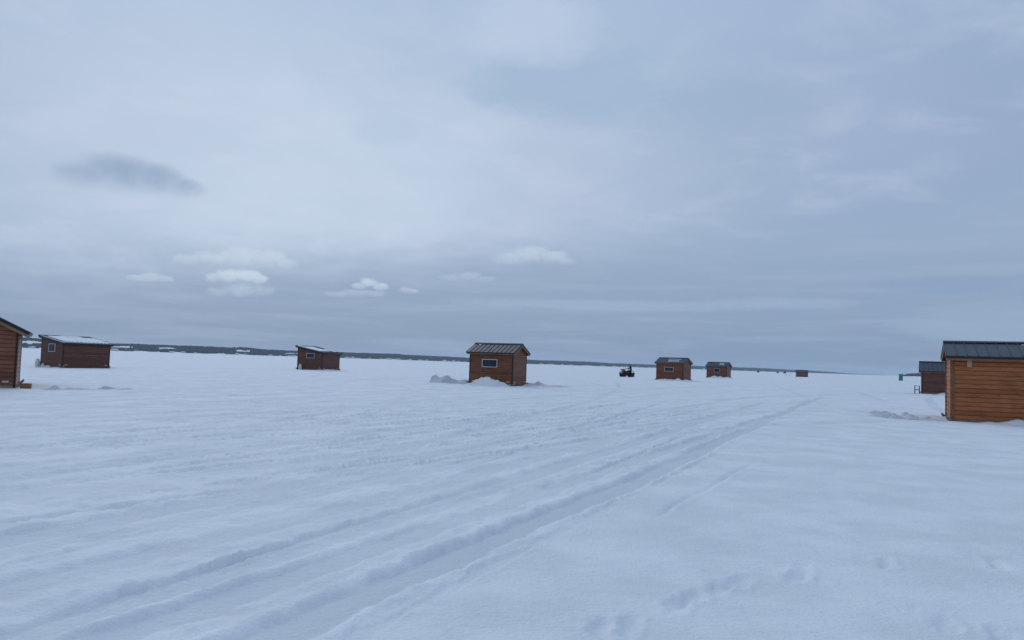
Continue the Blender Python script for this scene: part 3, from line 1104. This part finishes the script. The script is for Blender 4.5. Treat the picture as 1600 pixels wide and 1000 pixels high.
# (label, corner, turn, width, depth, ...)
hutC = hut('log hut with barred window and snow mound against its front', (0.14, 51.03), 22, 3.1, 2.45, 'gable_x', 2.27, 2.77, M_wood_red, M_end,
           window=(-0.10, 1.48, 1.12, 0.54), bars=9, vent=None)
hutR = hut('large orange log hut nearest on the right edge with tan block under eave', (15.47 + 3.8 * math.cos(R(26)), 26.90 - 3.8 * math.sin(R(26))), 26, 3.8, 2.5, 'gable_x', 2.37, 2.80,
           M_wood_orange, M_end_light, vent=('front', -1.40, 2.10, 0.15, 0.29), plates=False, sink=0.05, ext=0.08)
hutL2 = hut('brown slant roofed hut with snowy roof and small square window, second from left', (-35.56, 61.12), 27, 2.75, 4.0, 'shed', 2.02, 2.50, M_wood_dark, M_end,
            window=(0.0, 1.60, 0.85, 0.66), trim=M_roof_trim)
hutH3 = hut('slant roofed hut with white gas tank at its front corner', (-21.04, 86.0), 19, 3.2, 3.5, 'shed', 2.02, 2.62, M_wood_dark, M_end,
            window=(0.05, 1.62, 1.05, 0.55), trim=M_roof_trim)
hutL1 = hut('red brown gabled hut cut off by the left edge of the photo', (-18.36, 28.58), -30.8, 3.1, 4.0, 'gable_y', 2.23, 3.03, M_wood_red, M_end, eave_ov=0.34)
hutH5 = hut('log hut with white snow stripes on its dark roof, next to quad bike', (20.42, 91.02), 33, 3.3, 2.5, 'gable_x', 2.18, 2.68, M_wood_red, M_end,
            window=(-0.08, 1.36, 1.15, 0.52), plates=False)
hutH6 = hut('small log hut with greenish window and dusting of snow on roof', (36.0, 128.2), 31, 3.3, 2.5, 'gable_x', 2.05, 2.62, M_wood_pale, M_end,
            window=(0.05, 1.32, 0.95, 0.62), plates=False)
hutH7 = hut('tiny lone hut far out beyond the others near the horizon', (101.3, 262.0), 14, 3.6, 2.5, 'gable_x', 1.75, 2.30, M_wood_pale, M_end,
            window=(0.1, 1.25, 0.9, 0.4), plates=False, course=0.2)
a_ = R(27)
hutR2 = hut('dark brown log hut half hidden behind the large orange hut', (34.2 + 3.5 * math.cos(a_), 63.87 - 3.5 * math.sin(a_)), 27, 3.5, 2.5, 'gable_x', 1.98, 2.62, M_wood_dark, M_end,
            vent=('front', -1.30, 1.82, 0.14, 0.24), plates=False)


# tiny far huts on the horizon
def far_hut(label, r, a, s):
    m = MB()
    m.box(-1.1 * s, 1.1 * s, -1 * s, 1 * s, 0, 1.7 * s)
    m.prism([(-1.2 * s, 1.65 * s), (1.2 * s, 1.65 * s), (0.3 * s, 2.15 * s)], -1.25 * s, 1.25 * s, mi=1)
    o = m.build('far_hut', [M_darkhut, M_roof_trim])
    o.location = (r * math.sin(R(a)), r * math.cos(R(a)), -0.05)
    o.rotation_euler = (0, 0, -R(a) + 0.3)
    tag(o, label, 'hut', 'dark huts far out on the ice')


far_hut('tiny black hut speck standing alone on the horizon beside the small log hut', 900, 17.85, 0.9)
far_hut('left of two black hut specks on the horizon', 900, 19.15, 0.8)
far_hut('right and darker of two black hut specks on the horizon', 880, 19.62, 1.0)


# ------------------------------------------------------------------ snow on the roofs
def roof_snow(name, label, hut_root, slope_origin, patches, run, slope, th=0.035, turn=0.0):
    """patches: (x0, x1, d0, d1) in metres along the ridge and down the slope, each a low uneven pad"""
    m = MB()
    for x0, x1, d0, d1 in patches:
        nx, ny = max(3, int((x1 - x0) / 0.10)), max(3, int((d1 - d0) / 0.10))
        nx, ny = min(nx, 42), min(ny, 30)
        vs, fs = [], []
        sx = random.uniform(0, 50)
        for j in range(ny + 1):
            for i in range(nx + 1):
                fx, fy = i / nx, j / ny
                bx = min(fx, 1 - fx) * (x1 - x0)
                by = min(fy, 1 - fy) * (d1 - d0)
                edge_ = min(1.0, min(bx, by) / 0.10)
                wob = 0.07 * float(L1n(np.array([fx * 9 + sx]), np.array([fy * 9.0]))[0])
                hgt = -0.02 + (th + 0.02) * edge_ ** 0.5 + 0.02 * edge_ * float(L2n(np.array([fx * 12 + sx]), np.array([fy * 7.0]))[0])
                vs.append((x0 + fx * (x1 - x0) + wob * (1 - edge_), d0 + fy * (d1 - d0) + wob * (1 - edge_), hgt))
        for j in range(ny):
            for i in range(nx):
                p = j * (nx + 1) + i
                fs.append((p, p + 1, p + nx + 2, p + nx + 1))
        m.add(vs, fs, smooth=True)
    o = m.build(name, M_roofsnow)
    F = RZ(PI) @ RX(-slope)
    o.matrix_world = Matrix.Translation(hut_root.location) @ hut_root.rotation_euler.to_matrix().to_4x4() @ slope_origin @ F @ T(0, 0, 0.064)
    tag(o, label, 'snow', 'snow lying on hut roofs')
    return o


def shed_origin(w, eave, top, ov=0.24):
    s = math.atan2(top - eave, w)
    return T(-w / 2 - ov, 0, top + ov * math.tan(s)) @ RZ(PI / 2), s


O, s_ = shed_origin(2.75, 2.02, 2.50)
roof_snow('roof_snow', 'white snow sheet covering most of the slant roof with the square window below', hutL2, O, [(-2.1, 0.3, 0.75, 3.05), (0.3, 1.8, 0.35, 2.95), (-1.2, 0.6, 0.08, 0.75)], 3.5, s_, 0.05)
O, s_ = shed_origin(3.2, 2.02, 2.62)
roof_snow('roof_snow', 'patch of snow on the slant roof of the hut with white gas tank', hutH3, O, [(-0.6, 1.75, 0.5, 3.1), (-1.8, -0.9, 1.6, 3.2), (1.1, 1.85, 0.1, 0.5)], 3.7, s_, 0.05)
s_ = math.atan2(2.68 - 2.18, 1.25)
pp = []
for k in range(6):
    x = -1.05 + k * 0.27
    pp.append((x, x + 0.17, 0.24 + random.uniform(0, .08), 0.56))
    if k < 5:
        pp.append((x + 0.05, x + 0.24, 0.80, 1.22 + random.uniform(-.1, .1)))
roof_snow('roof_snow', 'striped snow caught between the roof ribs of the hut beside quad bike', hutH5, T(0, 0, 2.68), pp, 1.5, s_, 0.085)
s_ = math.atan2(2.62 - 2.05, 1.25)
pp = [(-0.5 - 0.27 * k + random.uniform(-.03, .03), -0.30 - 0.27 * k, 0.15 + random.uniform(0, .3), 0.9 + random.uniform(0, .4)) for k in range(3)]
roof_snow('roof_snow', 'faint snow dusting on the roof of the small log hut with greenish window', hutH6, T(0, 0, 2.62), pp, 1.5, s_, 0.03)
s_ = math.atan2(2.77 - 2.27, 1.225)
roof_snow('roof_snow', 'small lump of snow near the ridge of the barred window hut', hutC, T(0, 0, 2.77), [(1.22, 1.38, 0.18, 0.36)], 1.5, s_, 0.05)
s_ = math.atan2(2.80 - 2.37, 1.25)
roof_snow('roof_snow', 'thin snow strip under the ridge of the large orange hut', hutR, T(0, 0, 2.80), [(-1.15, -0.2, 0.14, 0.22)], 1.5, s_, 0.035)


# ------------------------------------------------------------------ piles of snow and slush
def pile(label, cx, cy, rot, bumps, m, ragged=0.25, size=None, group='snow piles around the huts', name='snow_pile', cat='snow pile', flat=1):
    """bumps: (x, y, rx, ry, h) in the pile's own frame"""
    X = max(abs(b[0]) + 2.0 * b[2] for b in bumps)
    Y = max(abs(b[1]) + 2.0 * b[3] for b in bumps)
    nx, ny = 90, 44
    gx, gy = np.meshgrid(np.linspace(-X, X, nx), np.linspace(-Y, Y, ny))
    sx = random.uniform(0, 99)
    h = np.zeros_like(gx)
    for bx, by, rx, ry, hh in bumps:
        wx = gx + 0.35 * rx * 2 * L1n(gx * 1.5 + sx, gy * 1.5)
        wy = gy + 0.35 * ry * 2 * L2n(gx * 1.5 + sx, gy * 1.5)
        d = ((wx - bx) / rx) ** 2 + ((wy - by) / ry) ** 2
        h = np.maximum(h, hh * np.exp(-(d * 0.9) ** flat))
    mx = max(b[4] for b in bumps)
    h = h * (1 + ragged * 1.6 * fbm(gx + sx, gy, 2.2, 3)) + ragged * 0.5 * np.sqrt(np.clip(h, 0, 1) * mx) * fbm(gx + sx, gy, 5.0, 3, L3n)
    h = h - 0.06 * mx - 0.02
    ca, sa = math.cos(rot), math.sin(rot)
    wxx, wyy = cx + gx * ca - gy * sa, cy + gx * sa + gy * ca
    gzv = ground_z(wxx.ravel(), wyy.ravel()).reshape(gx.shape)
    edge_ = np.minimum(np.minimum(gx + X, X - gx) / X, np.minimum(gy + Y, Y - gy) / Y)
    z = gzv + np.where(edge_ < 0.02, -0.12, h)
    zc = float(z.min())
    vs = [(float(a), float(b), float(c) - zc) for a, b, c in zip(gx.ravel(), gy.ravel(), z.ravel())]
    fs = []
    for j in range(ny - 1):
        for i in range(nx - 1):
            p = j * nx + i
            fs.append((p, p + 1, p + nx + 1, p + nx))
    o = MB().add(vs, fs, smooth=True).build(name, m)
    o.location = (cx, cy, zc)
    o.rotation_euler = (0, 0, rot)
    tag(o, label, cat, group)
    return o


pile('peaked white snow mound shovelled against the barred window hut', -1.55, 50.55, R(-22), [(0.0, 0.1, 0.75, 0.5, 0.66), (0.55, 0.1, 0.6, 0.45, 0.56), (-0.75, 0.0, 0.55, 0.4, 0.26), (1.1, 0, 0.5, 0.4, 0.20)], M_pile, 0.35)
pile('long grey slush bank left of the barred window hut', -4.25, 52.9, R(-20), [(-0.95, 0.25, 0.55, 0.3, 0.52), (-0.3, 0.1, 0.7, 0.25, 0.46), (0.4, 0, 0.8, 0.25, 0.36), (1.2, 0, 0.7, 0.25, 0.30)], M_slush, 0.4, flat=2)
pile('low lumpy snow heap at right corner of the barred window hut', 1.75, 53.2, R(-15), [(-0.5, 0, 0.35, 0.5, 0.30), (0.1, 0.2, 0.7, 0.5, 0.28), (1.3, 0.1, 0.9, 0.5, 0.14)], M_slush, 0.45)
pile('low snow bank along the front of the snow striped roof hut', 19.3, 90.9, R(-33), [(-1.0, 0, 0.9, 0.4, 0.26), (0.4, 0.0, 0.9, 0.4, 0.30), (1.6, 0.1, 0.9, 0.5, 0.22)], M_pile, 0.3)
pile('low snow bank before the small hut with greenish window', 34.7, 128.3, R(-31), [(-0.9, 0, 0.7, 0.4, 0.42), (0.3, 0.0, 1.0, 0.4, 0.34), (1.4, 0.1, 0.8, 0.5, 0.24)], M_pile, 0.3)
pile('smooth snow drift sloping up the dark half hidden hut', 36.0, 62.5, R(-27), [(0.2, 0, 1.0, 0.5, 0.34), (1.4, 0.0, 1.2, 0.5, 0.30), (-0.7, 0, 0.7, 0.4, 0.14)], M_pile, 0.18)
pile('low snow drift along the foot of the large orange hut', 17.35, 25.62, R(-26), [(-0.45, 0.05, 0.6, 0.4, 0.25), (0.5, 0.0, 1.0, 0.4, 0.20), (-1.2, -0.1, 0.35, 0.3, 0.09), (2.0, 0.0, 1.0, 0.4, 0.22)], M_pile, 0.22)
_pr = random.Random(9)
pile('broken grey slush beside the left corner of the large orange hut', 14.25, 27.55, R(-24),
     [(_pr.uniform(-0.95, 0.85), _pr.uniform(-0.8, 0.9), _pr.uniform(0.12, 0.34), _pr.uniform(0.10, 0.20), _pr.uniform(0.05, 0.14)) for _k in range(26)], M_slush, 0.5, flat=2)
pile('scattered grey slush lumps right of the gabled hut at left edge', -16.3, 28.6, R(30), [(-0.6, 0, 0.4, 0.3, 0.12), (0.3, 0.2, 0.4, 0.3, 0.10), (1.1, 0.3, 0.5, 0.25, 0.09), (2.0, 0.5, 0.35, 0.2, 0.06)], M_slush, 0.8)
pile('thin snow bank along the plain long wall of the slant roofed hut by gabled hut', -35.0, 63.6, R(63), [(-1.0, 0, 1.2, 0.35, 0.12), (1.0, 0, 1.3, 0.35, 0.13)], M_pile, 0.3)
pile('thin snow bank at the foot of the slant roofed hut with gas tank', -20.6, 87.2, R(71), [(-0.6, 0, 1.0, 0.4, 0.16), (1.0, 0, 1.2, 0.4, 0.14)], M_pile, 0.3)
pile('small snow heap under the quad bike front', 16.9, 111.4, R(0), [(-0.3, 0, 0.9, 0.5, 0.08), (0.7, 0.1, 0.8, 0.5, 0.07)], M_pile, 0.3)


# ------------------------------------------------------------------ gas tanks
def tank(label, x, y):
    root = empty('gas_tank', (x, y, gz(x, y) - 0.02))
    tag(root, label, 'gas tank', 'propane tanks beside the huts')
    MB().lathe([(0.02, 0.06), (0.10, 0.065), (0.145, 0.10), (0.155, 0.15), (0.155, 0.36), (0.145, 0.41), (0.10, 0.455), (0.03, 0.47)], 18).build('tank_body', M_tank, root)
    m = MB()
    m.lathe([(0.115, 0.0), (0.118, 0.0), (0.120, 0.085), (0.115, 0.085)], 16)
    m.build('foot_ring', M_tank, root)
    m = MB()
    for s0 in (0.15, PI + 0.15):
        vs, fs = [], []
        for k in range(9):
            q = s0 + (PI - 0.7) * k / 8
            for rad in (0.098, 0.104):
                for z in (0.44, 0.57):
                    vs.append((rad * math.cos(q), rad * math.sin(q), z))
        for k in range(8):
            p = k * 4
            fs += [(p, p + 1, p + 5, p + 4), (p + 2, p + 6, p + 7, p + 3), (p + 1, p + 3, p + 7, p + 5), (p, p + 4, p + 6, p + 2)]
        fs += [(0, 2, 3, 1), (32, 33, 35, 34)]
        m.add(vs, fs)
    m.build('collar', M_tank, root)
    v = MB()
    v.lathe([(0.018, 0.465), (0.022, 0.50), (0.016, 0.53), (0.035, 0.535), (0.035, 0.55), (0.01, 0.555)], 10)
    v.build('valve', M_brass, root)
    return root


def local(root, x, y):
    p = root.rotation_euler.to_matrix() @ Vector((x, y, 0)) + root.location
    return p.x, p.y


tx_, ty_ = local(hutH3, -1.0, -2.12)
tk = tank('white gas tank in front of the farther slant roofed hut', tx_, ty_)
tk.scale = (1.15, 1.15, 1.15)
tx_, ty_ = local(hutL2, -0.95, -2.55)
tk2 = tank('white gas tank at the left corner of the square window hut', tx_, ty_)
tk2.scale = (1.2, 1.2, 1.2)
# snow lying over the front runner of the second hut
pile('narrow snow heap over the front runner of the square window hut', *local(hutL2, 0.1, -2.2), -R(27), [(-1.0, 0, 0.5, 0.16, 0.20), (-0.2, 0.0, 0.6, 0.16, 0.17), (0.6, 0, 0.6, 0.16, 0.15)], M_slush, 0.6)

# wooden block lying by the first hut
bx_, by_ = local(hutL1, 1.92, -2.05)
wb = MB().box(-0.17, 0.17, -0.11, 0.11, 0, 0.20).build('wood_block', M_tan)
bevel(wb, 0.012)
wb.location = (bx_, by_, gz(bx_, by_) - 0.02)
wb.rotation_euler = (0, 0, R(20))
tag(wb, 'short brown timber block on snow at the corner of left edge hut', 'wood block')


# ------------------------------------------------------------------ bench behind the dark hut
def bench(x, y, rz):
    root = empty('bench', (x, y, gz(x, y) - 0.02), rz)
    tag(root, 'small dark framed bench with snowy slats beside the dark half hidden hut', 'bench')
    for k in range(4):
        link('slat', MB().box(-0.48, 0.48, -0.21 + k * 0.11, -0.115 + k * 0.11, 0.66, 0.70).mesh('slat', M_bench), root)
    for sx in (-1, 1):
        for sy in (-1, 1):
            MB().box(sx * 0.42 - 0.03, sx * 0.42 + 0.03, sy * 0.17 - 0.03, sy * 0.17 + 0.03, 0, 0.655).build('leg', M_benchleg, root)
    for sy in (-1, 1):
        MB().box(-0.388, 0.388, sy * 0.17 - 0.022, sy * 0.17 + 0.022, 0.32, 0.40).build('rail', M_benchleg, root)
    for sx in (-1, 1):
        MB().box(sx * 0.42 - 0.02, sx * 0.42 + 0.02, -0.138, 0.138, 0.33, 0.39).build('side_rail', M_benchleg, root)
    return root


bench(*local(hutR2, -2.12, -0.65), R(-27 + 90))


# ------------------------------------------------------------------ portable toilet
def potty(x, y, rz):
    root = empty('portable_toilet', (x, y, gz(x, y) - 0.04), rz)
    tag(root, 'green portable toilet standing alone far out on the ice', 'portable toilet')
    MB().box(-0.62, 0.62, -0.62, 0.62, 0, 0.16).build('base', M_greyplastic, root)
    bevel(MB().box(-0.56, 0.56, -0.56, 0.56, 0.16, 2.08).build('cabin', M_green, root), 0.05, 3)
    m = MB()
    m.prism([(-0.62, 2.07), (0.62, 2.07), (0.60, 2.16), (0.30, 2.30), (-0.30, 2.30), (-0.60, 2.16)], -0.62, 0.62)
    m.build('roof', M_greenroof, root)
    d = MB().box(-0.38, 0.38, -0.595, -0.562, 0.22, 2.0).build('door', M_green, root)
    bevel(d, 0.02)
    MB().box(0.24, 0.30, -0.625, -0.596, 1.05, 1.22).build('handle', M_black, d)
    for k in range(4):
        link('vent_slat', MB().box(-0.25, 0.25, -0.612, -0.596, 1.72 + k * 0.055, 1.75 + k * 0.055).mesh('vent_slat', M_greyplastic), d)
    MB().tube([(0.42, 0.42, 2.1), (0.42, 0.42, 2.55)], 0.05).build('vent_pipe', M_greyplastic, root)
    return root


potty(118.5, 233.5, R(-20)).scale = (0.92, 0.92, 0.92)


# small flag markers out on the ice
def marker(label, x, y):
    root = empty('ice_marker', (x, y, gz(x, y) - 0.05))
    tag(root, label, 'marker', 'flag markers far out on the ice')
    MB().tube([(0, 0, 0), (0, 0, 0.75)], 0.03, 6).build('stake', M_black, root)
    MB().prism([(0.03, 0.75), (0.03, 0.45), (0.38, 0.60)], -0.01, 0.01, axis='y').build('flag', M_flag, root)


marker('left of two tiny red flag markers before the lone far hut', 102.0, 285.0)
marker('right of two tiny red flag markers before the lone far hut', 103.6, 285.5)


# ------------------------------------------------------------------ quad bike and rider
QX, QY, QR = 17.0, 112.2, R(197)
QZ = gz(QX, QY)
quad = empty('quad_bike', (QX, QY, QZ), QR)
tag(quad, 'red and black quad bike with a rider on the open ice', 'quad bike')
tyre = MB()
prof = [(0.17, -0.12), (0.24, -0.135), (0.295, -0.11), (0.31, -0.05), (0.312, 0.0), (0.31, 0.05), (0.295, 0.11), (0.24, 0.135), (0.17, 0.12)]
tyre.lathe(prof, 22, RX(PI / 2))
for k in range(22):
    q = 2 * PI * k / 22
    for s in (-1, 1):
        tyre.box(-0.026, 0.026, s * 0.058 - 0.045, s * 0.058 + 0.045, 0.30, 0.332, RY(q + s * 0.07))
tyre_me = tyre.mesh('tyre', M_rubber)
rim = MB()
rim.lathe([(0.03, -0.10), (0.06, -0.10), (0.09, -0.085), (0.15, -0.10), (0.172, -0.122), (0.172, 0.122), (0.15, 0.10), (0.09, 0.085), (0.06, 0.10), (0.03, 0.10)], 16, RX(PI / 2))
rim_me = rim.mesh('rim', M_rim)
for sx in (0.64, -0.62):
    for sy in (-0.44, 0.44):
        hub = MB().tube([(0, -0.06 if sy < 0 else 0.06, 0), (0, -sy * 0.75, 0)], 0.035, 8).build('wheel', M_black, quad)
        hub.location = (sx, sy, 0.31)
        link('tyre', tyre_me, hub)
        link('rim', rim_me, hub)
ch = MB()
ch.prism([(-0.78, 0.38), (-0.55, 0.22), (0.50, 0.22), (0.74, 0.38), (0.70, 0.62), (-0.70, 0.66)], -0.30, 0.30, axis='y')
bevel(ch.build('chassis', M_black, quad), 0.02)
fr = MB()
fr.prism([(0.30, 0.58), (0.78, 0.50), (0.98, 0.58), (1.00, 0.72), (0.86, 0.86), (0.50, 0.97), (0.25, 0.90)], -0.24, 0.24, axis='y')
fo = bevel(fr.build('front_cowl', M_redp, quad), 0.05, 3)
for sy in (-1, 1):
    MB().lathe([(0.02, 0), (0.065, 0.005), (0.07, 0.03), (0.03, 0.045)], 12, T(0.975, sy * 0.15, 0.67) @ RY(PI / 2)).build('headlight', M_lamp, quad)


def fender(x0, z0, sgn, m):
    mb = MB()
    pts = []
    for k in range(9):
        q = R(8 + 164 * k / 8)
        pts.append((x0 + 0.40 * math.cos(q), z0 + 0.40 * math.sin(q)))
    inner = [(x0 + 0.375 * (p[0] - x0) / 0.40, z0 + 0.375 * (p[1] - z0) / 0.40) for p in pts]
    mb.prism(pts + inner[::-1], sgn * 0.25, sgn * 0.58, axis='y')
    return mb


for x0 in (0.64, -0.62):
    for sy in (-1, 1):
        mb = MB()
        pts = [(x0 + 0.42 * math.cos(R(15 + 150 * k / 8)), 0.36 + 0.42 * math.sin(R(15 + 150 * k / 8))) for k in range(9)]
        for k in range(8):
            (ax, az_), (bx, bz) = pts[k], pts[k + 1]
            ys = sorted((sy * 0.235, sy * 0.58))
            mb.add([(ax, ys[0], az_), (bx, ys[0], bz), (bx, ys[1], bz - 0.02), (ax, ys[1], az_ - 0.02),
                    (ax, ys[0], az_ + 0.025), (bx, ys[0], bz + 0.025), (bx, ys[1], bz + 0.005), (ax, ys[1], az_ + 0.005)],
                   [(0, 1, 2, 3), (4, 7, 6, 5), (0, 4, 5, 1), (2, 6, 7, 3), (1, 5, 6, 2), (0, 3, 7, 4)])
        mb.build('fender', M_redp if x0 > 0 else M_black, quad)
st = MB()
st.prism([(0.18, 0.70), (0.22, 0.84), (0.05, 0.86), (-0.30, 0.84), (-0.62, 0.90), (-0.66, 0.80), (-0.60, 0.66)], -0.17, 0.17, axis='y')
bevel(st.build('seat', M_black, quad), 0.04, 3)
tk_ = MB()
tk_.prism([(0.20, 0.80), (0.46, 0.92), (0.40, 1.00), (0.22, 0.96)], -0.14, 0.14, axis='y')
bevel(tk_.build('fuel_tank', M_redp, quad), 0.03)
for x0, x1, z in ((0.45, 0.98, 0.98), (-1.0, -0.55, 0.93)):
    rk = MB()
    for k in range(5):
        y = -0.36 + 0.18 * k
        rk.tube([(x0, y, z), (x1, y, z)], 0.014, 6)
    rk.tube([(x0, -0.37, z), (x0, 0.37, z)], 0.016, 6)
    rk.tube([(x1, -0.37, z), (x1, 0.37, z)], 0.016, 6)
    for y in (-0.2, 0.2):
        rk.tube([(0.5 * (x0 + x1), y, z), (0.5 * (x0 + x1), y, z - 0.2)], 0.014, 6)
    rk.build('rack', M_black, quad)
bag = MB().box(0.50, 0.90, -0.28, 0.28, 1.0, 1.16).build('rack_bag', M_black)
bevel(bag, 0.04, 3)
bag.matrix_world = T(QX, QY, QZ) @ RZ(QR)
bag.name = 'gear_bag'
tag(bag, 'black gear bag strapped on the front rack of the quad bike', 'bag')
hb = MB()
hb.tube([(0.42, 0, 0.92), (0.30, 0, 1.12)], 0.03, 8)
hb.tube([(0.20, -0.38, 1.17), (0.27, -0.22, 1.15), (0.32, -0.08, 1.12), (0.32, 0.08, 1.12), (0.27, 0.22, 1.15), (0.20, 0.38, 1.17)], 0.017, 8)
hbo = hb.build('handlebar', M_black, quad)
for sy in (-1, 1):
    MB().tube([(0.27, sy * 0.20, 1.155), (0.40, sy * 0.28, 1.40)], 0.010, 6).build('mirror_stem', M_black, hbo)
    MB().lathe([(0.01, 0), (0.06, 0.003), (0.06, 0.02), (0.01, 0.03)], 10, T(0.40, sy * 0.28, 1.43) @ RY(PI / 2)).build('mirror', M_black, hbo)
bp_ = MB()
bp_.tube([(0.85, -0.25, 0.45), (1.07, -0.22, 0.52), (1.09, -0.2, 0.72), (1.09, 0.2, 0.72), (1.07, 0.22, 0.52), (0.85, 0.25, 0.45)], 0.02, 8)
bp_.build('bumper', M_black, quad)
for sy in (-1, 1):
    MB().box(-0.22, 0.26, min(sy * 0.18, sy * 0.46), max(sy * 0.18, sy * 0.46), 0.30, 0.33).build('footwell', M_black, quad)
MB().tube([(-0.5, 0.22, 0.55), (-0.95, 0.24, 0.60)], 0.05, 10).build('exhaust', M_rim, quad)


def skinned(name, verts, edges, radii, m, parent, root_i=0, sub=2):
    me_ = bpy.data.meshes.new(name)
    me_.from_pydata(verts, edges, [])
    o = link(name, me_, parent)
    me_.materials.append(m)
    sk = o.modifiers.new('skin', 'SKIN')
    sk.use_smooth_shade = True
    for i, rv in enumerate(radii):
        d = me_.skin_vertices[0].data[i]
        d.radius = rv if isinstance(rv, tuple) else (rv, rv)
        d.use_root = (i == root_i)
    ss = o.modifiers.new('sub', 'SUBSURF')
    ss.levels = sub
    ss.render_levels = sub
    return o


rider = empty('person', (QX - 0.16 * math.cos(QR), QY - 0.16 * math.sin(QR), QZ), QR)
tag(rider, 'person in black winter suit and hood sitting on the quad bike holding the handlebar', 'person')
V = [(-0.46, 0, 0.99), (-0.46, 0, 1.14), (-0.43, 0, 1.32), (-0.38, 0, 1.47), (-0.34, 0, 1.56), (-0.31, 0, 1.63)]
RD = [(0.17, 0.14), (0.155, 0.13), (0.165, 0.13), (0.14, 0.11), 0.065, 0.06]
E_ = [(0, 1), (1, 2), (2, 3), (3, 4), (4, 5)]
for s in (-1, 1):
    o_ = len(V)
    V += [(-0.38, s * 0.19, 1.46), (-0.22, s * 0.33, 1.26), (0.02, s * 0.35, 1.20), (0.16, s * 0.345, 1.185)]
    RD += [0.085, 0.068, 0.052, 0.045]
    E_ += [(3, o_), (o_, o_ + 1), (o_ + 1, o_ + 2), (o_ + 2, o_ + 3)]
    o_ = len(V)
    V += [(-0.42, s * 0.14, 0.95), (-0.20, s * 0.27, 0.93), (0.02, s * 0.33, 0.88), (-0.03, s * 0.335, 0.65), (-0.05, s * 0.335, 0.43), (0.0, s * 0.34, 0.385), (0.14, s * 0.35, 0.375)]
    RD += [0.115, 0.10, 0.085, 0.07, 0.058, 0.055, 0.045]
    E_ += [(0, o_)] + [(o_ + k, o_ + k + 1) for k in range(6)]
skinned('body', V, E_, RD, M_cloth, rider)
# head with a face inside a hood
hd = MB()
hd.lathe([(0.02, -0.115), (0.055, -0.10), (0.075, -0.05), (0.085, 0.01), (0.083, 0.06), (0.06, 0.105), (0.02, 0.12)], 16, T(-0.28, 0, 1.735))
hd.add([(-0.205, -0.016, 1.72), (-0.205, 0.016, 1.72), (-0.173, 0, 1.715), (-0.205, 0, 1.765)], [(0, 1, 2), (0, 2, 3), (1, 3, 2)])
ho = hd.build('head', M_skin, rider)
for s in (-1, 1):
    MB().lathe([(0.002, -0.011), (0.011, 0), (0.002, 0.011)], 8, T(-0.203, s * 0.032, 1.752)).build('eye', M_black, ho)
MB().box(-0.206, -0.196, -0.025, 0.025, 1.683, 1.69).build('mouth', M_redp, ho)
hdv, hdf = [], []
for j in range(10):
    ph = -PI / 2 * 0.75 + (PI / 2 * 1.75) * j / 9
    for k in range(15):
        q = R(42) + R(276) * k / 14
        hdv.append((-0.285 + 0.118 * math.cos(ph) * math.cos(q), 0.112 * math.cos(ph) * math.sin(q), 1.735 + 0.145 * math.sin(ph)))
for j in range(9):
    for k in range(14):
        p = j * 15 + k
        hdf.append((p, p + 1, p + 16, p + 15))
hood = MB().add(hdv, hdf, smooth=True).build('hood', M_cloth, rider)
so = hood.modifiers.new('solid', 'SOLIDIFY')
so.thickness = 0.02
for s in (-1, 1):
    gv = [(0.15, s * 0.345, 1.188), (0.19, s * 0.345, 1.195), (0.225, s * 0.345, 1.205)]
    gr = [0.042, (0.045, 0.032), (0.045, 0.026)]
    ge = [(0, 1), (1, 2)]
    hand = skinned('hand', gv, ge, gr, M_glove, rider, 0, 1)
    for k in range(4):
        y = s * (0.305 + 0.026 * k)
        L = (0.9, 1.0, 0.95, 0.8)[k]
        skinned('finger', [(0.215, y, 1.205), (0.245 * L + 0.0245 * (1 - L) * 9, y, 1.20), (0.25, y, 1.165), (0.222, y, 1.14)], [(0, 1), (1, 2), (2, 3)], [0.012, 0.0115, 0.011, 0.009], M_glove, hand, 0, 1)
    skinned('thumb', [(0.185, s * 0.31, 1.185), (0.195, s * 0.285, 1.165), (0.205, s * 0.285, 1.145)], [(0, 1), (1, 2)], [0.014, 0.012, 0.010], M_glove, hand, 0, 1)

# ------------------------------------------------------------------ air
hz = MB().box(-9600, 9600, -9600, 9600, -2.2, 75).build('haze', mat('cold_air', (1, 1, 1)))
hm_ = bpy.data.materials['cold_air']
nt2 = hm_.node_tree
for n in list(nt2.nodes):
    nt2.nodes.remove(n)
pv_ = nt2.nodes.new('ShaderNodeVolumePrincipled')
pv_.inputs['Color'].default_value = (0.74, 0.88, 1.0, 1)
pv_.inputs['Density'].default_value = 6.0e-5
pv_.inputs['Anisotropy'].default_value = 0.0
ou = nt2.nodes.new('ShaderNodeOutputMaterial')
nt2.links.new(pv_.outputs[0], ou.inputs['Volume'])
tag(hz, kind='stuff')
